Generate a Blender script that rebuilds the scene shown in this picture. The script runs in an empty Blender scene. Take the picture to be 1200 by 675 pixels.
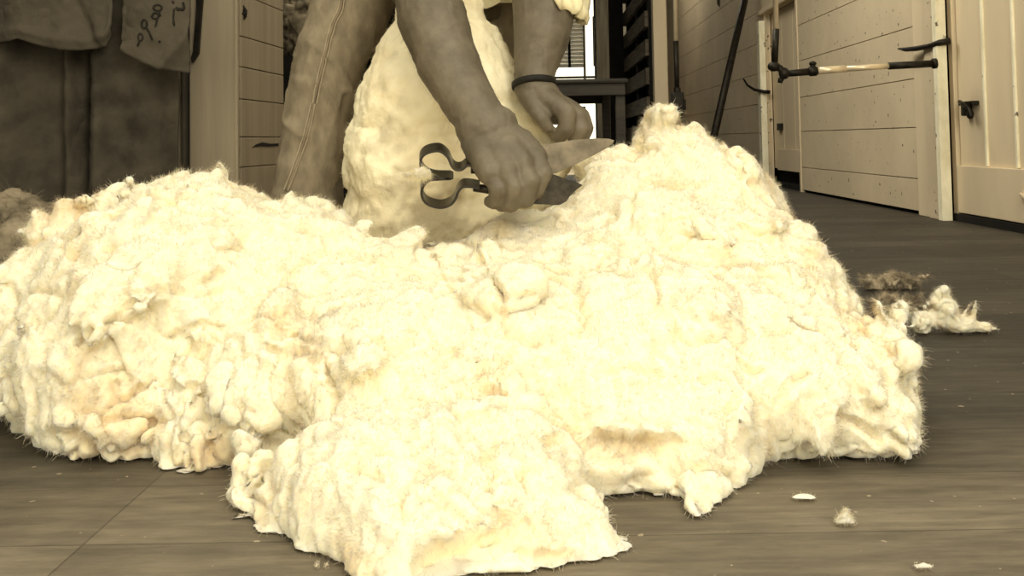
import bpy, bmesh, math, random
import numpy as np
from mathutils import Vector, Matrix, Euler, kdtree

random.seed(7)
RNG = np.random.default_rng(11)
PI = math.pi
SC = bpy.context.scene
COL = SC.collection

# ------------------------------------------------------------------ camera
F = 1100.0                      # focal length in pixels of a 1200 px wide frame
H = 0.36                        # camera height
PITCH, ROLL = math.radians(2.5), math.radians(1.0)
R = (Matrix.Rotation(math.radians(90) + PITCH, 3, 'X') @ Matrix.Rotation(-ROLL, 3, 'Z'))
_d = R.transposed() @ Vector((0, 1, 0))
SX = _d.x / -_d.z * F - (630 - 600)
SY = _d.y / -_d.z * F - (337.5 - 165)
cam_d = bpy.data.cameras.new('camera')
cam_d.sensor_width = 36
cam_d.lens = F / 1200 * 36
cam_d.shift_x = SX / 1200
cam_d.shift_y = SY / 1200
cam_d.clip_start = 0.02
cam = bpy.data.objects.new('camera', cam_d)
cam.matrix_world = Matrix.Translation((0, 0, H)) @ R.to_4x4()
COL.objects.link(cam)
SC.camera = cam


def W(px, py, y):
    """the point of the place seen at px, py of the frame, y metres ahead"""
    d = R @ Vector(((px - 600 + SX) / F, (337.5 - py + SY) / F, -1))
    return Vector((0, 0, H)) + d * (y / d.y)


def GP(px, py, z=0.0):
    d = R @ Vector(((px - 600 + SX) / F, (337.5 - py + SY) / F, -1))
    return Vector((0, 0, H)) + d * ((z - H) / d.z)


def WX(px, py, x):
    """point on the plane of constant x"""
    d = R @ Vector(((px - 600 + SX) / F, (337.5 - py + SY) / F, -1))
    return Vector((0, 0, H)) + d * (x / d.x)


# ------------------------------------------------------------------ noise
def _hash(ix, iy, iz, seed):
    n = (ix * 374761393 + iy * 668265263 + iz * 2147483647 + seed * 974634777) & 0xffffffff
    n = ((n ^ (n >> 13)) * 1274126177) & 0xffffffff
    n = (n ^ (n >> 16)) & 0xffffffff
    return n.astype(np.float64) / 0xffffffff * 2 - 1


def vnoise(p, seed=0):
    i = np.floor(p).astype(np.int64)
    f = p - i
    f = f * f * f * (f * (f * 6 - 15) + 10)
    x, y, z = i[:, 0], i[:, 1], i[:, 2]
    r = 0
    for dx in (0, 1):
        for dy in (0, 1):
            for dz in (0, 1):
                w = (f[:, 0] if dx else 1 - f[:, 0]) * (f[:, 1] if dy else 1 - f[:, 1]) * (f[:, 2] if dz else 1 - f[:, 2])
                r = r + w * _hash(x + dx, y + dy, z + dz, seed)
    return r


def fbm(p, octv=4, seed=0, gain=0.5):
    a, s, r = 1.0, 0.0, 0
    for o in range(octv):
        r = r + a * vnoise(p * (2.03 ** o) + o * 17.3, seed + o)
        s += a
        a *= gain
    return r / s


# ------------------------------------------------------------------ materials
def lin(c):
    return tuple(((v / 255) / 12.92 if v / 255 <= 0.04045 else (((v / 255) + 0.055) / 1.055) ** 2.4) for v in c)


def new_mat(name, col, rough=0.7, metal=0.0, spec=0.3):
    m = bpy.data.materials.new(name)
    m.use_nodes = True
    b = m.node_tree.nodes['Principled BSDF']
    b.inputs['Base Color'].default_value = (*col, 1)
    b.inputs['Roughness'].default_value = rough
    b.inputs['Metallic'].default_value = metal
    b.inputs['Specular IOR Level'].default_value = spec
    return m


def noisy(name, c1, c2, scale=8, rough=0.7, stretch=(1, 1, 1), bump=0.2, bscale=None, metal=0, c3=None, spot=0, spotscale=30,
          detail=6, dist=0.002, spec=0.3, lo=.35, hi=.65, spotcol=None):
    m = new_mat(name, c1, rough, metal, spec)
    nt = m.node_tree
    N, L = nt.nodes, nt.links
    b = N['Principled BSDF']
    tc = N.new('ShaderNodeTexCoord')
    mp = N.new('ShaderNodeMapping')
    mp.inputs['Scale'].default_value = stretch
    L.new(tc.outputs['Object'], mp.inputs[0])
    n1 = N.new('ShaderNodeTexNoise')
    n1.inputs['Scale'].default_value = scale
    n1.inputs['Detail'].default_value = detail
    n1.inputs['Roughness'].default_value = .6
    L.new(mp.outputs[0], n1.inputs['Vector'])
    r = N.new('ShaderNodeValToRGB')
    r.color_ramp.elements[0].position = lo
    r.color_ramp.elements[1].position = hi
    r.color_ramp.elements[0].color = (*c1, 1)
    r.color_ramp.elements[1].color = (*c2, 1)
    L.new(n1.outputs['Fac'], r.inputs[0])
    out = r.outputs[0]
    if spot:
        n2 = N.new('ShaderNodeTexNoise')
        n2.inputs['Scale'].default_value = spotscale
        n2.inputs['Detail'].default_value = 3
        L.new(tc.outputs['Object'], n2.inputs['Vector'])
        r2 = N.new('ShaderNodeValToRGB')
        r2.color_ramp.elements[0].position = spot
        r2.color_ramp.elements[1].position = spot + .05
        mx = N.new('ShaderNodeMixRGB')
        L.new(n2.outputs['Fac'], r2.inputs[0])
        L.new(r2.outputs[0], mx.inputs[0])
        L.new(out, mx.inputs[1])
        mx.inputs[2].default_value = (*(spotcol or tuple(.35 * v for v in c1)), 1)
        out = mx.outputs[0]
    L.new(out, b.inputs['Base Color'])
    if bump:
        n3 = N.new('ShaderNodeTexNoise')
        n3.inputs['Scale'].default_value = bscale or scale * 3
        n3.inputs['Detail'].default_value = 5
        L.new(mp.outputs[0], n3.inputs['Vector'])
        bp = N.new('ShaderNodeBump')
        bp.inputs['Strength'].default_value = bump
        bp.inputs['Distance'].default_value = dist
        L.new(n3.outputs['Fac'], bp.inputs['Height'])
        L.new(bp.outputs[0], b.inputs['Normal'])
    return m


def sep(v):
    """a sepia tone of linear lightness v"""
    return (v, v * 0.82, v * 0.555)


M = {}
# fleece: cream wool with faint duller patches of yolk and dust
wool_hi, wool_lo = (0.94, 0.84, 0.61), (0.80, 0.64, 0.40)
M['wool'] = noisy('wool', wool_lo, wool_hi, scale=9, rough=1.0, bump=.5, bscale=160, dist=.003, spec=0.05, lo=.33, hi=.47)
_b = M['wool'].node_tree.nodes['Principled BSDF']
_b.inputs['Sheen Weight'].default_value = .25
_b.inputs['Subsurface Weight'].default_value = .55
_b.inputs['Subsurface Radius'].default_value = (.014, .011, .006)
_b.inputs['Subsurface Scale'].default_value = 1.0
M['shorn'] = noisy('shorn_wool', (.86, .74, .49), (.97, .89, .64), scale=7, rough=.95, bump=.6, bscale=90, dist=.004, spec=.05, lo=.36, hi=.56)
def add_grey_patches(m, col):
    """greyish patches kept in the mesh as an attribute"""
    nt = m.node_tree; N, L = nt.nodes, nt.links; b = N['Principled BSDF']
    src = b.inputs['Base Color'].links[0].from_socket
    at = N.new('ShaderNodeAttribute'); at.attribute_name = 'grey_patches'
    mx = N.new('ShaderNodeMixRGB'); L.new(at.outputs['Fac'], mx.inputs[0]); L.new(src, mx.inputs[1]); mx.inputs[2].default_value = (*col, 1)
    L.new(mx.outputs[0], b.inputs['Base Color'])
add_grey_patches(M['wool'], (.42, .35, .225)); add_grey_patches(M['shorn'], (.40, .33, .21))
M['grey_wool'] = noisy('greyish_wool', sep(.22), sep(.5), scale=30, rough=1, bump=.6, bscale=120, dist=.003, spec=.05)
M['dull_wool'] = noisy('dull_wool', sep(.10), sep(.30), scale=16, rough=1, bump=.6, bscale=90, dist=.004, spec=.05)
M['skin'] = noisy('skin', sep(.105), sep(.165), scale=24, rough=.55, bump=.5, bscale=170, dist=.0012, spec=.3)
M['denim'] = noisy('denim', sep(.185), sep(.29), scale=40, rough=.9, bump=.5, bscale=500, dist=.001, stretch=(1, 1, .5), spec=.1)
M['thread'] = noisy('seam_thread', sep(.5), sep(.65), scale=90, rough=.9, bump=.3)
M['shirt'] = noisy('white_shirt', (.72, .62, .38), (.85, .77, .5), scale=30, rough=.9, bump=.3)
M['hair'] = noisy('hair', sep(.02), sep(.05), scale=80, rough=.8, stretch=(1, 1, .2))
M['boot'] = noisy('boot_leather', sep(.05), sep(.09), scale=20, rough=.7)
M['strap'] = noisy('dark_strap', sep(.006), sep(.015), scale=40, rough=.7)
M['blade'] = noisy('worn_blade_steel', sep(.14), sep(.27), scale=38, rough=.5, metal=.25, bump=.15, spec=.4)
M['dark_blade'] = noisy('dark_blade_steel', sep(.022), sep(.06), scale=60, rough=.5, metal=.3, bump=.2)
M['bow'] = noisy('spring_steel', sep(.02), sep(.04), scale=30, rough=.32, metal=.75, bump=.1, spec=.6)


# ------------------------------------------------------------------ mesh helpers
def tag(o, label=None, cat=None, group=None, kind=None):
    if label: o['label'] = label
    if cat: o['category'] = cat
    if group: o['group'] = group
    if kind: o['kind'] = kind
    return o


def link(name, me, mat=None, parent=None, smooth=True):
    o = bpy.data.objects.new(name, me)
    COL.objects.link(o)
    if mat is not None:
        me.materials.clear()
        me.materials.append(mat)
    if smooth:
        me.polygons.foreach_set('use_smooth', [True] * len(me.polygons))
    if parent is not None:
        o.parent = parent
        o.matrix_parent_inverse = Matrix.Translation(-parent.location) if parent.parent is None else parent_inv(parent)
    return o


def parent_inv(p):
    m = Matrix.Identity(4)
    q = p
    while q is not None:
        m = Matrix.Translation(q.location) @ m if q.parent is None else m
        q = q.parent
    return m.inverted() if False else Matrix.Identity(4)


def empty(name, loc=(0, 0, 0)):
    o = bpy.data.objects.new(name, None)
    o.location = loc
    o.empty_display_size = .05
    COL.objects.link(o)
    return o


class MB:
    """collects shapes in world coordinates"""
    def __init__(s):
        s.bm = bmesh.new()

    def box(s, c, size, rot=None, bevel=0.0):
        g = bmesh.ops.create_cube(s.bm, size=1)
        vs = g['verts']
        m = Matrix.Translation(Vector(c)) @ ((rot.to_matrix() if isinstance(rot, Euler) else rot).to_4x4() if rot else Matrix.Identity(4)) @ Matrix.Diagonal((*size, 1))
        bmesh.ops.transform(s.bm, matrix=m, verts=vs)
        if bevel:
            es = list({e for v in vs for e in v.link_edges})
            bmesh.ops.bevel(s.bm, geom=es, offset=bevel, segments=2, affect='EDGES', profile=.6)
        return s

    def bar(s, a, b, w, h, up=(0, 0, 1), bevel=0.0):
        a, b = Vector(a), Vector(b)
        z = (b - a).normalized()
        x = Vector(up).cross(z)
        if x.length < 1e-4: x = Vector((1, 0, 0)).cross(z)
        x.normalize()
        y = z.cross(x)
        return s.box((a + b) / 2, (w, h, (b - a).length), Matrix((x, y, z)).transposed(), bevel)

    def tube(s, pts, rad, n=12, cap=True, flat=1.0, upv=None):
        pts = [Vector(p) for p in pts]
        if not hasattr(rad, '__len__'): rad = [rad] * len(pts)
        rings = []
        prev = None
        for i, p in enumerate(pts):
            t = (pts[min(i + 1, len(pts) - 1)] - pts[max(i - 1, 0)]).normalized()
            if prev is None:
                ref = Vector(upv) if upv else (Vector((0, 0, 1)) if abs(t.z) < .9 else Vector((1, 0, 0)))
                x = ref.cross(t).normalized()
            else:
                x = (prev - t * prev.dot(t)).normalized()
            prev = x
            y = t.cross(x)
            rings.append([s.bm.verts.new(p + x * (math.cos(a) * rad[i]) + y * (math.sin(a) * rad[i] * flat))
                          for a in [2 * PI * k / n for k in range(n)]])
        for r0, r1 in zip(rings, rings[1:]):
            for k in range(n):
                s.bm.faces.new((r0[k], r0[(k + 1) % n], r1[(k + 1) % n], r1[k]))
        if cap:
            s.bm.faces.new(list(reversed(rings[0])))
            s.bm.faces.new(rings[-1])
        return s

    def ball(s, c, r, rot=None, sub=2):
        g = bmesh.ops.create_icosphere(s.bm, subdivisions=sub, radius=1)
        if not hasattr(r, '__len__'): r = (r, r, r)
        m = Matrix.Translation(Vector(c)) @ (rot.to_matrix().to_4x4() if rot else Matrix.Identity(4)) @ Matrix.Diagonal((*r, 1))
        bmesh.ops.transform(s.bm, matrix=m, verts=g['verts'])
        return s

    def cone(s, a, b, ra, rb, n=14):
        """capsule of changing radius"""
        a, b = Vector(a), Vector(b)
        L = (b - a).length
        if L < 1e-5: return s.ball(a, ra)
        t = (b - a) / L
        pts, rad = [], []
        for k in range(5):
            an = PI / 2 * (1 - k / 4 * .98 - .01)
            pts.append(a - t * ra * math.sin(an)); rad.append(max(ra * math.cos(an), ra * .02))
        for k in range(1, 5):
            an = PI / 2 * (k / 4 * .98)
            pts.append(b + t * rb * math.sin(an)); rad.append(max(rb * math.cos(an), rb * .02))
        return s.tube(pts, rad, n)

    def chain(s, ps, n=14):
        for (a, ra), (b, rb) in zip(ps, ps[1:]):
            s.cone(a, b, ra, rb, n)
        return s

    def prism(s, outline, off):
        """outline (list of points) extruded by vector off"""
        off = Vector(off)
        a = [s.bm.verts.new(Vector(p)) for p in outline]
        b = [s.bm.verts.new(Vector(p) + off) for p in outline]
        s.bm.faces.new(a)
        s.bm.faces.new(list(reversed(b)))
        n = len(a)
        for k in range(n):
            s.bm.faces.new((a[k], b[k], b[(k + 1) % n], a[(k + 1) % n]))
        return s

    def mesh(s, name):
        bmesh.ops.recalc_face_normals(s.bm, faces=s.bm.faces)
        me = bpy.data.meshes.new(name)
        s.bm.to_mesh(me)
        s.bm.free()
        return me

    def build(s, name, mat, parent=None, smooth=False):
        me = s.mesh(name)
        return link(name, me, mat, parent, smooth)


def auto_smooth(o, ang=40):
    me = o.data
    me.polygons.foreach_set('use_smooth', [True] * len(me.polygons))
    me.set_sharp_from_angle(angle=math.radians(ang))
    return o


def remeshed(mb, voxel, smooth=0, factor=.5):
    """union of everything in mb as one skin"""
    me = mb.mesh('tmp')
    o = bpy.data.objects.new('tmp', me)
    COL.objects.link(o)
    md = o.modifiers.new('r', 'REMESH'); md.mode = 'VOXEL'; md.voxel_size = voxel
    if smooth:
        sm = o.modifiers.new('s', 'SMOOTH'); sm.iterations = smooth; sm.factor = factor
    dg = bpy.context.evaluated_depsgraph_get()
    out = bpy.data.meshes.new_from_object(o.evaluated_get(dg))
    bpy.data.objects.remove(o)
    bpy.data.meshes.remove(me)
    return out


def co_of(me):
    a = np.empty(len(me.vertices) * 3); me.vertices.foreach_get('co', a); return a.reshape(-1, 3)


def no_of(me):
    a = np.empty(len(me.vertices) * 3, dtype=np.float32); me.vertices.foreach_get('normal', a); return a.reshape(-1, 3).astype(float)


def set_co(me, a):
    me.vertices.foreach_set('co', a.astype(np.float32).ravel()); me.update()


def cells(p, size, seed, A=None, warp=.35, wf=None):
    """anisotropic cell pattern: returns F1, F2-F1 and a random value of the nearest cell, all in units of size"""
    q = p @ A.T if A is not None else p
    q = q / size
    q = q + warp * np.stack([vnoise(q * .9 + 5.1 * k, seed + 31 * k) for k in range(3)], 1)
    rng = np.random.default_rng(seed)
    base = np.floor(q)
    uniq = np.unique(base, axis=0).astype(int)
    nb = np.array([(a, b, c) for a in (-1, 0, 1) for b in (-1, 0, 1) for c in (-1, 0, 1)])
    keys = np.unique((uniq[:, None, :] + nb[None]).reshape(-1, 3), axis=0)
    pts = keys + .5 + .45 * np.stack([_hash(keys[:, 0], keys[:, 1], keys[:, 2], seed + k) for k in range(3)], 1)
    kd = kdtree.KDTree(len(pts))
    for i, c in enumerate(pts): kd.insert(c, i)
    kd.balance()
    f1 = np.empty(len(q)); f2 = np.empty(len(q)); idx = np.empty(len(q), int)
    fn = kd.find_n
    for i, c in enumerate(q):
        r = fn(c, 2)
        f1[i] = r[0][2]; f2[i] = r[1][2]; idx[i] = r[0][1]
    rnd = _hash(keys[:, 0], keys[:, 1], keys[:, 2], seed + 99)[idx]
    return f1, f2 - f1, rnd, q - pts[idx]


def aniso(direction, k):
    """matrix squeezing distances along direction by k (cells become longer there)"""
    d = np.array(direction, float); d /= np.linalg.norm(d)
    return np.eye(3) - (1 - 1 / k) * np.outer(d, d)


def fibres(co, no, n, lmin, lmax, w, seed, down=.3, spread=.45, weights=None, clump=.012):
    """thin curved wool fibres as ribbons, leaning together in clumps: vertices and faces"""
    rng = np.random.default_rng(seed)
    i = rng.choice(len(co), n, p=weights) if weights is not None else rng.integers(0, len(co), n)
    p = co[i] + rng.normal(0, .001, (n, 3))
    g = np.stack([vnoise(co[i] / clump + 9.1 * k, seed + k) for k in range(3)], 1) * 1.3
    d = no[i] + g + rng.normal(0, spread, (n, 3)); d[:, 2] -= down * .3
    d /= np.linalg.norm(d, axis=1)[:, None]
    L = rng.uniform(lmin, lmax, n)[:, None] * (0.5 + .8 * rng.random((n, 1)))
    curl = rng.normal(0, 1, (n, 3)) * .5; curl[:, 2] -= down
    side = np.cross(d, rng.normal(0, 1, (n, 3))); side /= np.linalg.norm(side, axis=1)[:, None]
    V = []
    K = 3
    for k in range(K):
        t = k / (K - 1)
        c = p + d * L * t + curl * L * t * t * .6 - no[i] * .002 * (1 - t)
        ww = w * (1 - .75 * t)
        V.append(c - side * ww); V.append(c + side * ww)
    V = np.stack(V, 1).reshape(-1, 3)
    b = (np.arange(n) * 2 * K)[:, None]
    Fc = np.concatenate([np.concatenate([b + 2 * k, b + 2 * k + 1, b + 2 * k + 3, b + 2 * k + 2], 1) for k in range(K - 1)], 0)
    return V, Fc


def mesh_from(name, V, quads, V0=None, faces0=None):
    me = bpy.data.meshes.new(name)
    if V0 is not None:
        quads = np.concatenate([faces0, quads + len(V0)]); V = np.concatenate([V0, V])
    me.vertices.add(len(V)); me.vertices.foreach_set('co', V.astype(np.float32).ravel())
    me.loops.add(quads.size); me.loops.foreach_set('vertex_index', quads.astype(np.int32).ravel())
    me.polygons.add(len(quads)); me.polygons.foreach_set('loop_start', np.arange(0, quads.size, 4, dtype=np.int32))
    me.update(calc_edges=True)
    return me


def quads_of(me):
    n = len(me.polygons)
    tot = np.empty(n, dtype=np.int32); me.polygons.foreach_get('loop_total', tot)
    st = np.empty(n, dtype=np.int32); me.polygons.foreach_get('loop_start', st)
    li = np.empty(len(me.loops), dtype=np.int32); me.loops.foreach_get('vertex_index', li)
    st = st[tot == 4]
    return li[st[:, None] + np.arange(4)]


def grey_patches(me, spots):  # soft spots of a greyer tone, stored per vertex
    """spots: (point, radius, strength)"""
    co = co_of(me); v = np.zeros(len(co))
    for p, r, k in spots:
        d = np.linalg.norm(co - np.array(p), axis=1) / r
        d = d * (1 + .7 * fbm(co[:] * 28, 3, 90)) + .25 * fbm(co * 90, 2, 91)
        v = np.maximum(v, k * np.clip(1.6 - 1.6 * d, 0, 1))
    a = me.attributes.new('grey_patches', 'FLOAT', 'POINT'); a.data.foreach_set('value', v.astype(np.float32))


def hit_points(me, lines):
    from mathutils.bvhtree import BVHTree
    bv = BVHTree.FromPolygons([v.co.copy() for v in me.vertices], [list(p.vertices) for p in me.polygons])
    out = []
    for pts in lines:
        q = []
        for (a, b), (c, d) in zip(pts, pts[1:]):
            n = max(2, int(math.hypot(c - a, d - b) / 3))
            for t in range(n):
                dr = (W(a + (c - a) * t / n, b + (d - b) * t / n, 2) - Vector((0, 0, H))).normalized()
                h = bv.ray_cast(Vector((0, 0, H)), dr)
                if h[0] is not None: q.append((h[0], h[1]))
        out.append(q)
    return out


#@@WOOL
def flow_dir(co, no, seed, down=1.0, swirl=.8):
    """tangent direction the locks fall in: down the slope, wandering"""
    g = np.stack([vnoise(co * 4 + 7.7 * k, seed + 60 + k) for k in range(3)], 1) * swirl
    g[:, 2] -= down
    g -= no * (g * no).sum(1)[:, None]
    return g / (np.linalg.norm(g, axis=1)[:, None] + 1e-6)


def woolly(name, blobs, voxel, mat, lumps=0, lump_r=(.02, .04), big=.012, lock=.011, lock_size=.03, lock_dir=(0, .3, -1), lock_k=1.7,
           fine=.0016, n_fib=2000, fib=(.006, .014), fib_w=.00022, seed=1, smooth=3, floor=0.0, fdown=.3, tufts=(), small=.28, stretch=1.8,
           amp=None, embed=(.4, .72), creases=(), lump_skip=()):
    mb = MB()
    for b in blobs:
        mb.ball(b[0], b[1], Euler(b[2]) if len(b) > 2 else None, sub=3)
    me = remeshed(mb, voxel * 2.5, 14, .6)
    co, no = co_of(me), no_of(me)
    mb = MB()
    mb.bm.from_mesh(me)
    if lumps:
        rng = np.random.default_rng(seed)
        fd = flow_dir(co, no, seed)
        ok = np.nonzero(co[:, 2] > floor + .012)[0]
        if len(ok) < 20: ok = np.arange(len(co))
        for i in rng.choice(ok, lumps):
            r = rng.uniform(*lump_r)
            n_, t_ = Vector(no[i]), Vector(fd[i])
            tilt = rng.uniform(-.1, .55)
            zt = (t_ + n_ * tilt).normalized()
            xt = n_.cross(zt).normalized(); yt = zt.cross(xt)
            c = Vector(co[i]) - n_ * r * rng.uniform(*embed)
            k = rng.uniform(1.1, stretch)
            if any((c - q_).length < r_ for q_, r_ in lump_skip): continue
            mb.ball(c, (r * rng.uniform(.75, 1.25), r * rng.uniform(.6, .9), r * k), Matrix((xt, yt, zt)).transposed().to_euler(), sub=2)
    for a, b, ra, *tip in tufts:                       # pointed locks standing out of the mass
        mb.cone(a, b, ra, ra * (tip[0] if tip else .25), 10)
    me = remeshed(mb, voxel, smooth, .5)
    co, no = co_of(me), no_of(me)
    co = co + no * (fbm(co * 9, 3, seed)[:, None] * big)
    f = fbm(co * 11 + 40, 3, seed + 5)
    ridge = 1 - np.abs(f) * 4.0
    co = co - no * (np.clip(ridge, 0, 1) ** 2)[:, None] * big * .9
    set_co(me, co); no = no_of(me)
    if creases:
        hp_ = hit_points(me, [c[0] for c in creases])
        for (ln, wd_, dp_), q in zip(creases, hp_):
            if not q: continue
            wd_, dp_ = (wd_ * .72, dp_ * .8) if wd_ < .009 else (wd_, dp_)
            P = np.array([tuple(h) for h, n_ in q]); D = np.array([tuple(n_) for h, n_ in q]).mean(0); D /= np.linalg.norm(D)
            wob = fbm(co * 60, 2, 55) * .35 + 1
            dm = np.full(len(co), 9.0)
            for h in P: dm = np.minimum(dm, np.linalg.norm(co - h, axis=1))
            co = co - D * (dp_ * np.exp(-(dm / (wd_ * wob)) ** 2))[:, None] + D * (dp_ * .1 * np.exp(-((dm - wd_ * 2.2) / wd_) ** 2))[:, None]
        set_co(me, co); no = no_of(me)
    A1 = aniso(lock_dir, lock_k)
    a = .55 + 1.1 * np.clip(fbm(co * 5 + 9, 2, seed + 20) + .12, -.45, .5)
    if amp is not None: a = a * amp(co)
    wp = co + .012 * np.stack([fbm(co * 22 + 3 * k, 2, seed + 70 + k) for k in range(3)], 1)
    f1, e, rnd, rel = cells(wp, lock_size, seed + 3, A1)
    e2 = np.clip(e / .42, 0, 1)
    prof = 1 - (1 - e2) ** 2.2
    d = lock * (prof - .6) + lock * .5 * rnd + lock * .35 * np.clip(rel[:, 2], -1, 1) * -1
    f1, e, rnd, _ = cells(wp, lock_size * .4, seed + 8, A1)
    e2 = np.clip(e / .5, 0, 1)
    d = d + lock * small * ((1 - (1 - e2) ** 2) - .5) + lock * small * .4 * rnd
    co = co + no * (d * a)[:, None]
    if fine:
        A2 = aniso(lock_dir, 3.0)
        co = co + no * ((fbm((co @ A2.T) * 95, 3, seed + 2, .6) * fine * 1.3 + fbm(co * 210, 2, seed + 4) * fine * .5))[:, None]
    low = co[:, 2] < floor + .004
    co[low, 2] = floor + .001 + .003 * np.exp(np.clip((co[low, 2] - floor - .004) * 60, -8, 0))
    set_co(me, co)
    no = no_of(me)
    quads = quads_of(me)
    V, Q = np.zeros((0, 3)), np.zeros((0, 4), int)
    if n_fib:
        up = np.clip((co[:, 2] - floor) * 30, 0, 1) + .02
        V, Q = fibres(co, no, n_fib, fib[0], fib[1], fib_w, seed + 50, down=fdown, weights=up / up.sum(), clump=.012)
        V[:, 2] = np.maximum(V[:, 2], floor + .001)
    me2 = mesh_from(name, V, Q, co, quads)
    bpy.data.meshes.remove(me)
    return link(name, me2, mat)
#@@ENDWOOL


# ------------------------------------------------------------------ fleece
def B(px, py, y, rx, ry, rz, rot=(0, 0, 0)):
    return (W(px, py, y), (rx, ry, rz), rot)


#@@FLEECE
fleece_blobs = [
    # big rolled mound on the left
    B(212, 400, 1.33, .205, .235, .17), B(215, 330, 1.36, .2, .22, .135), B(112, 360, 1.38, .125, .18, .12), B(92, 405, 1.36, .088, .14, .09),
    B(330, 350, 1.35, .17, .18, .12), B(235, 250, 1.42, .085, .13, .055), B(160, 480, 1.17, .115, .1, .06), B(265, 480, 1.18, .11, .12, .07),
    B(350, 440, 1.2, .12, .14, .1), B(70, 310, 1.45, .06, .12, .06), B(310, 275, 1.45, .1, .12, .06), B(420, 345, 1.33, .14, .14, .09),
    B(150, 265, 1.42, .06, .1, .055), B(380, 290, 1.42, .06, .1, .06),
    # middle sheet sloping up to the sheep
    B(480, 430, 1.2, .16, .2, .11), B(600, 420, 1.22, .18, .2, .12), B(720, 430, 1.2, .17, .2, .11), B(560, 350, 1.36, .16, .16, .09),
    B(680, 340, 1.38, .17, .16, .1), B(630, 300, 1.46, .12, .09, .07), B(790, 420, 1.2, .16, .18, .12), B(470, 365, 1.37, .1, .08, .05),
    # fluffy lobe in front
    B(490, 560, .96, .135, .14, .075), B(425, 560, .96, .07, .12, .06), B(560, 540, 1.0, .13, .14, .075), B(600, 610, .88, .075, .08, .038),
    B(500, 610, .86, .09, .08, .045), B(640, 620, .90, .045, .06, .035), B(560, 645, .83, .09, .05, .03), B(360, 570, .97, .04, .07, .05),
    B(665, 610, .91, .03, .05, .03), B(440, 630, .86, .045, .05, .035), B(640, 650, .83, .045, .04, .03), B(480, 670, .80, .06, .04, .025),
    # front lobe to the right of it
    B(730, 510, 1.05, .11, .1, .07), B(800, 500, 1.06, .09, .1, .07), B(750, 550, 1.0, .09, .06, .035), B(835, 555, 1.0, .035, .05, .03),
    B(815, 575, .96, .02, .04, .018),
    # right lobe
    B(900, 450, 1.16, .13, .14, .1), B(985, 440, 1.2, .09, .13, .09), B(995, 480, 1.13, .075, .1, .06), B(1050, 470, 1.15, .03, .06, .045),
    B(940, 490, 1.12, .1, .08, .055), B(1030, 508, 1.1, .03, .05, .022), B(1035, 410, 1.25, .03, .06, .03),
    # back right mound
    B(830, 265, 1.55, .13, .14, .13), B(800, 205, 1.58, .09, .1, .08), B(870, 250, 1.56, .055, .1, .09), B(772, 160, 1.6, .03, .05, .035),
    B(850, 330, 1.42, .16, .15, .12), B(915, 350, 1.38, .1, .13, .085), B(970, 360, 1.38, .05, .1, .055), B(745, 230, 1.52, .1, .09, .06),
    B(710, 190, 1.6, .045, .05, .025), B(720, 280, 1.48, .12, .1, .07), B(890, 410, 1.28, .13, .14, .12), B(770, 300, 1.42, .12, .12, .1),
]


def TF(x0, y0, x1, y1, y, r):
    return (W(x0, y0, y), W(x1, y1, y - .01), r)


fleece_tufts = [TF(258, 222, 257, 192, 1.42, .036), TF(198, 228, 200, 208, 1.40, .036), TF(155, 238, 152, 214, 1.40, .036),
                TF(55, 280, 44, 250, 1.40, .04), TF(85, 265, 72, 240, 1.40, .04),
                TF(762, 170, 760, 152, 1.6, .034), TF(842, 195, 848, 170, 1.58, .04),
                TF(760, 560, 772, 595, .97, .02), TF(800, 560, 806, 598, .96, .018),
                TF(828, 560, 840, 588, .97, .022), TF(855, 540, 878, 545, .99, .02), TF(1040, 425, 1066, 408, 1.2, .026), TF(1050, 500, 1070, 538, 1.08, .022),
                TF(1050, 470, 1080, 484, 1.12, .028), TF(690, 600, 698, 640, .88, .02), TF(430, 620, 405, 648, .87, .02),
                (W(322, 545, .98), W(292, 560, .97), .017, 1.0), (W(292, 560, .97), W(283, 585, .95), .017, .9), (W(283, 585, .95), W(288, 610, .93), .015, 1.0), (W(288, 610, .93), W(322, 628, .90), .015, .9), TF(90, 510, 140, 528, 1.1, .018),
                TF(510, 300, 600, 385, 1.3, .02), TF(560, 290, 640, 380, 1.28, .018)]


def fleece_amp(co):
    """strong separate locks low on the left roll, smooth sheet in the middle"""
    x, z = co[:, 0], co[:, 2]
    left = np.clip((-.26 - x) * 8, 0, 1) * np.clip((.26 - z) * 9, 0, 1)
    mid = np.clip(1 - np.abs(x + .0) / .3, 0, 1)
    right = np.clip((x - .2) * 8, 0, 1)
    return .50 + 1.0 * left + .2 * right - .1 * mid


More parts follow.
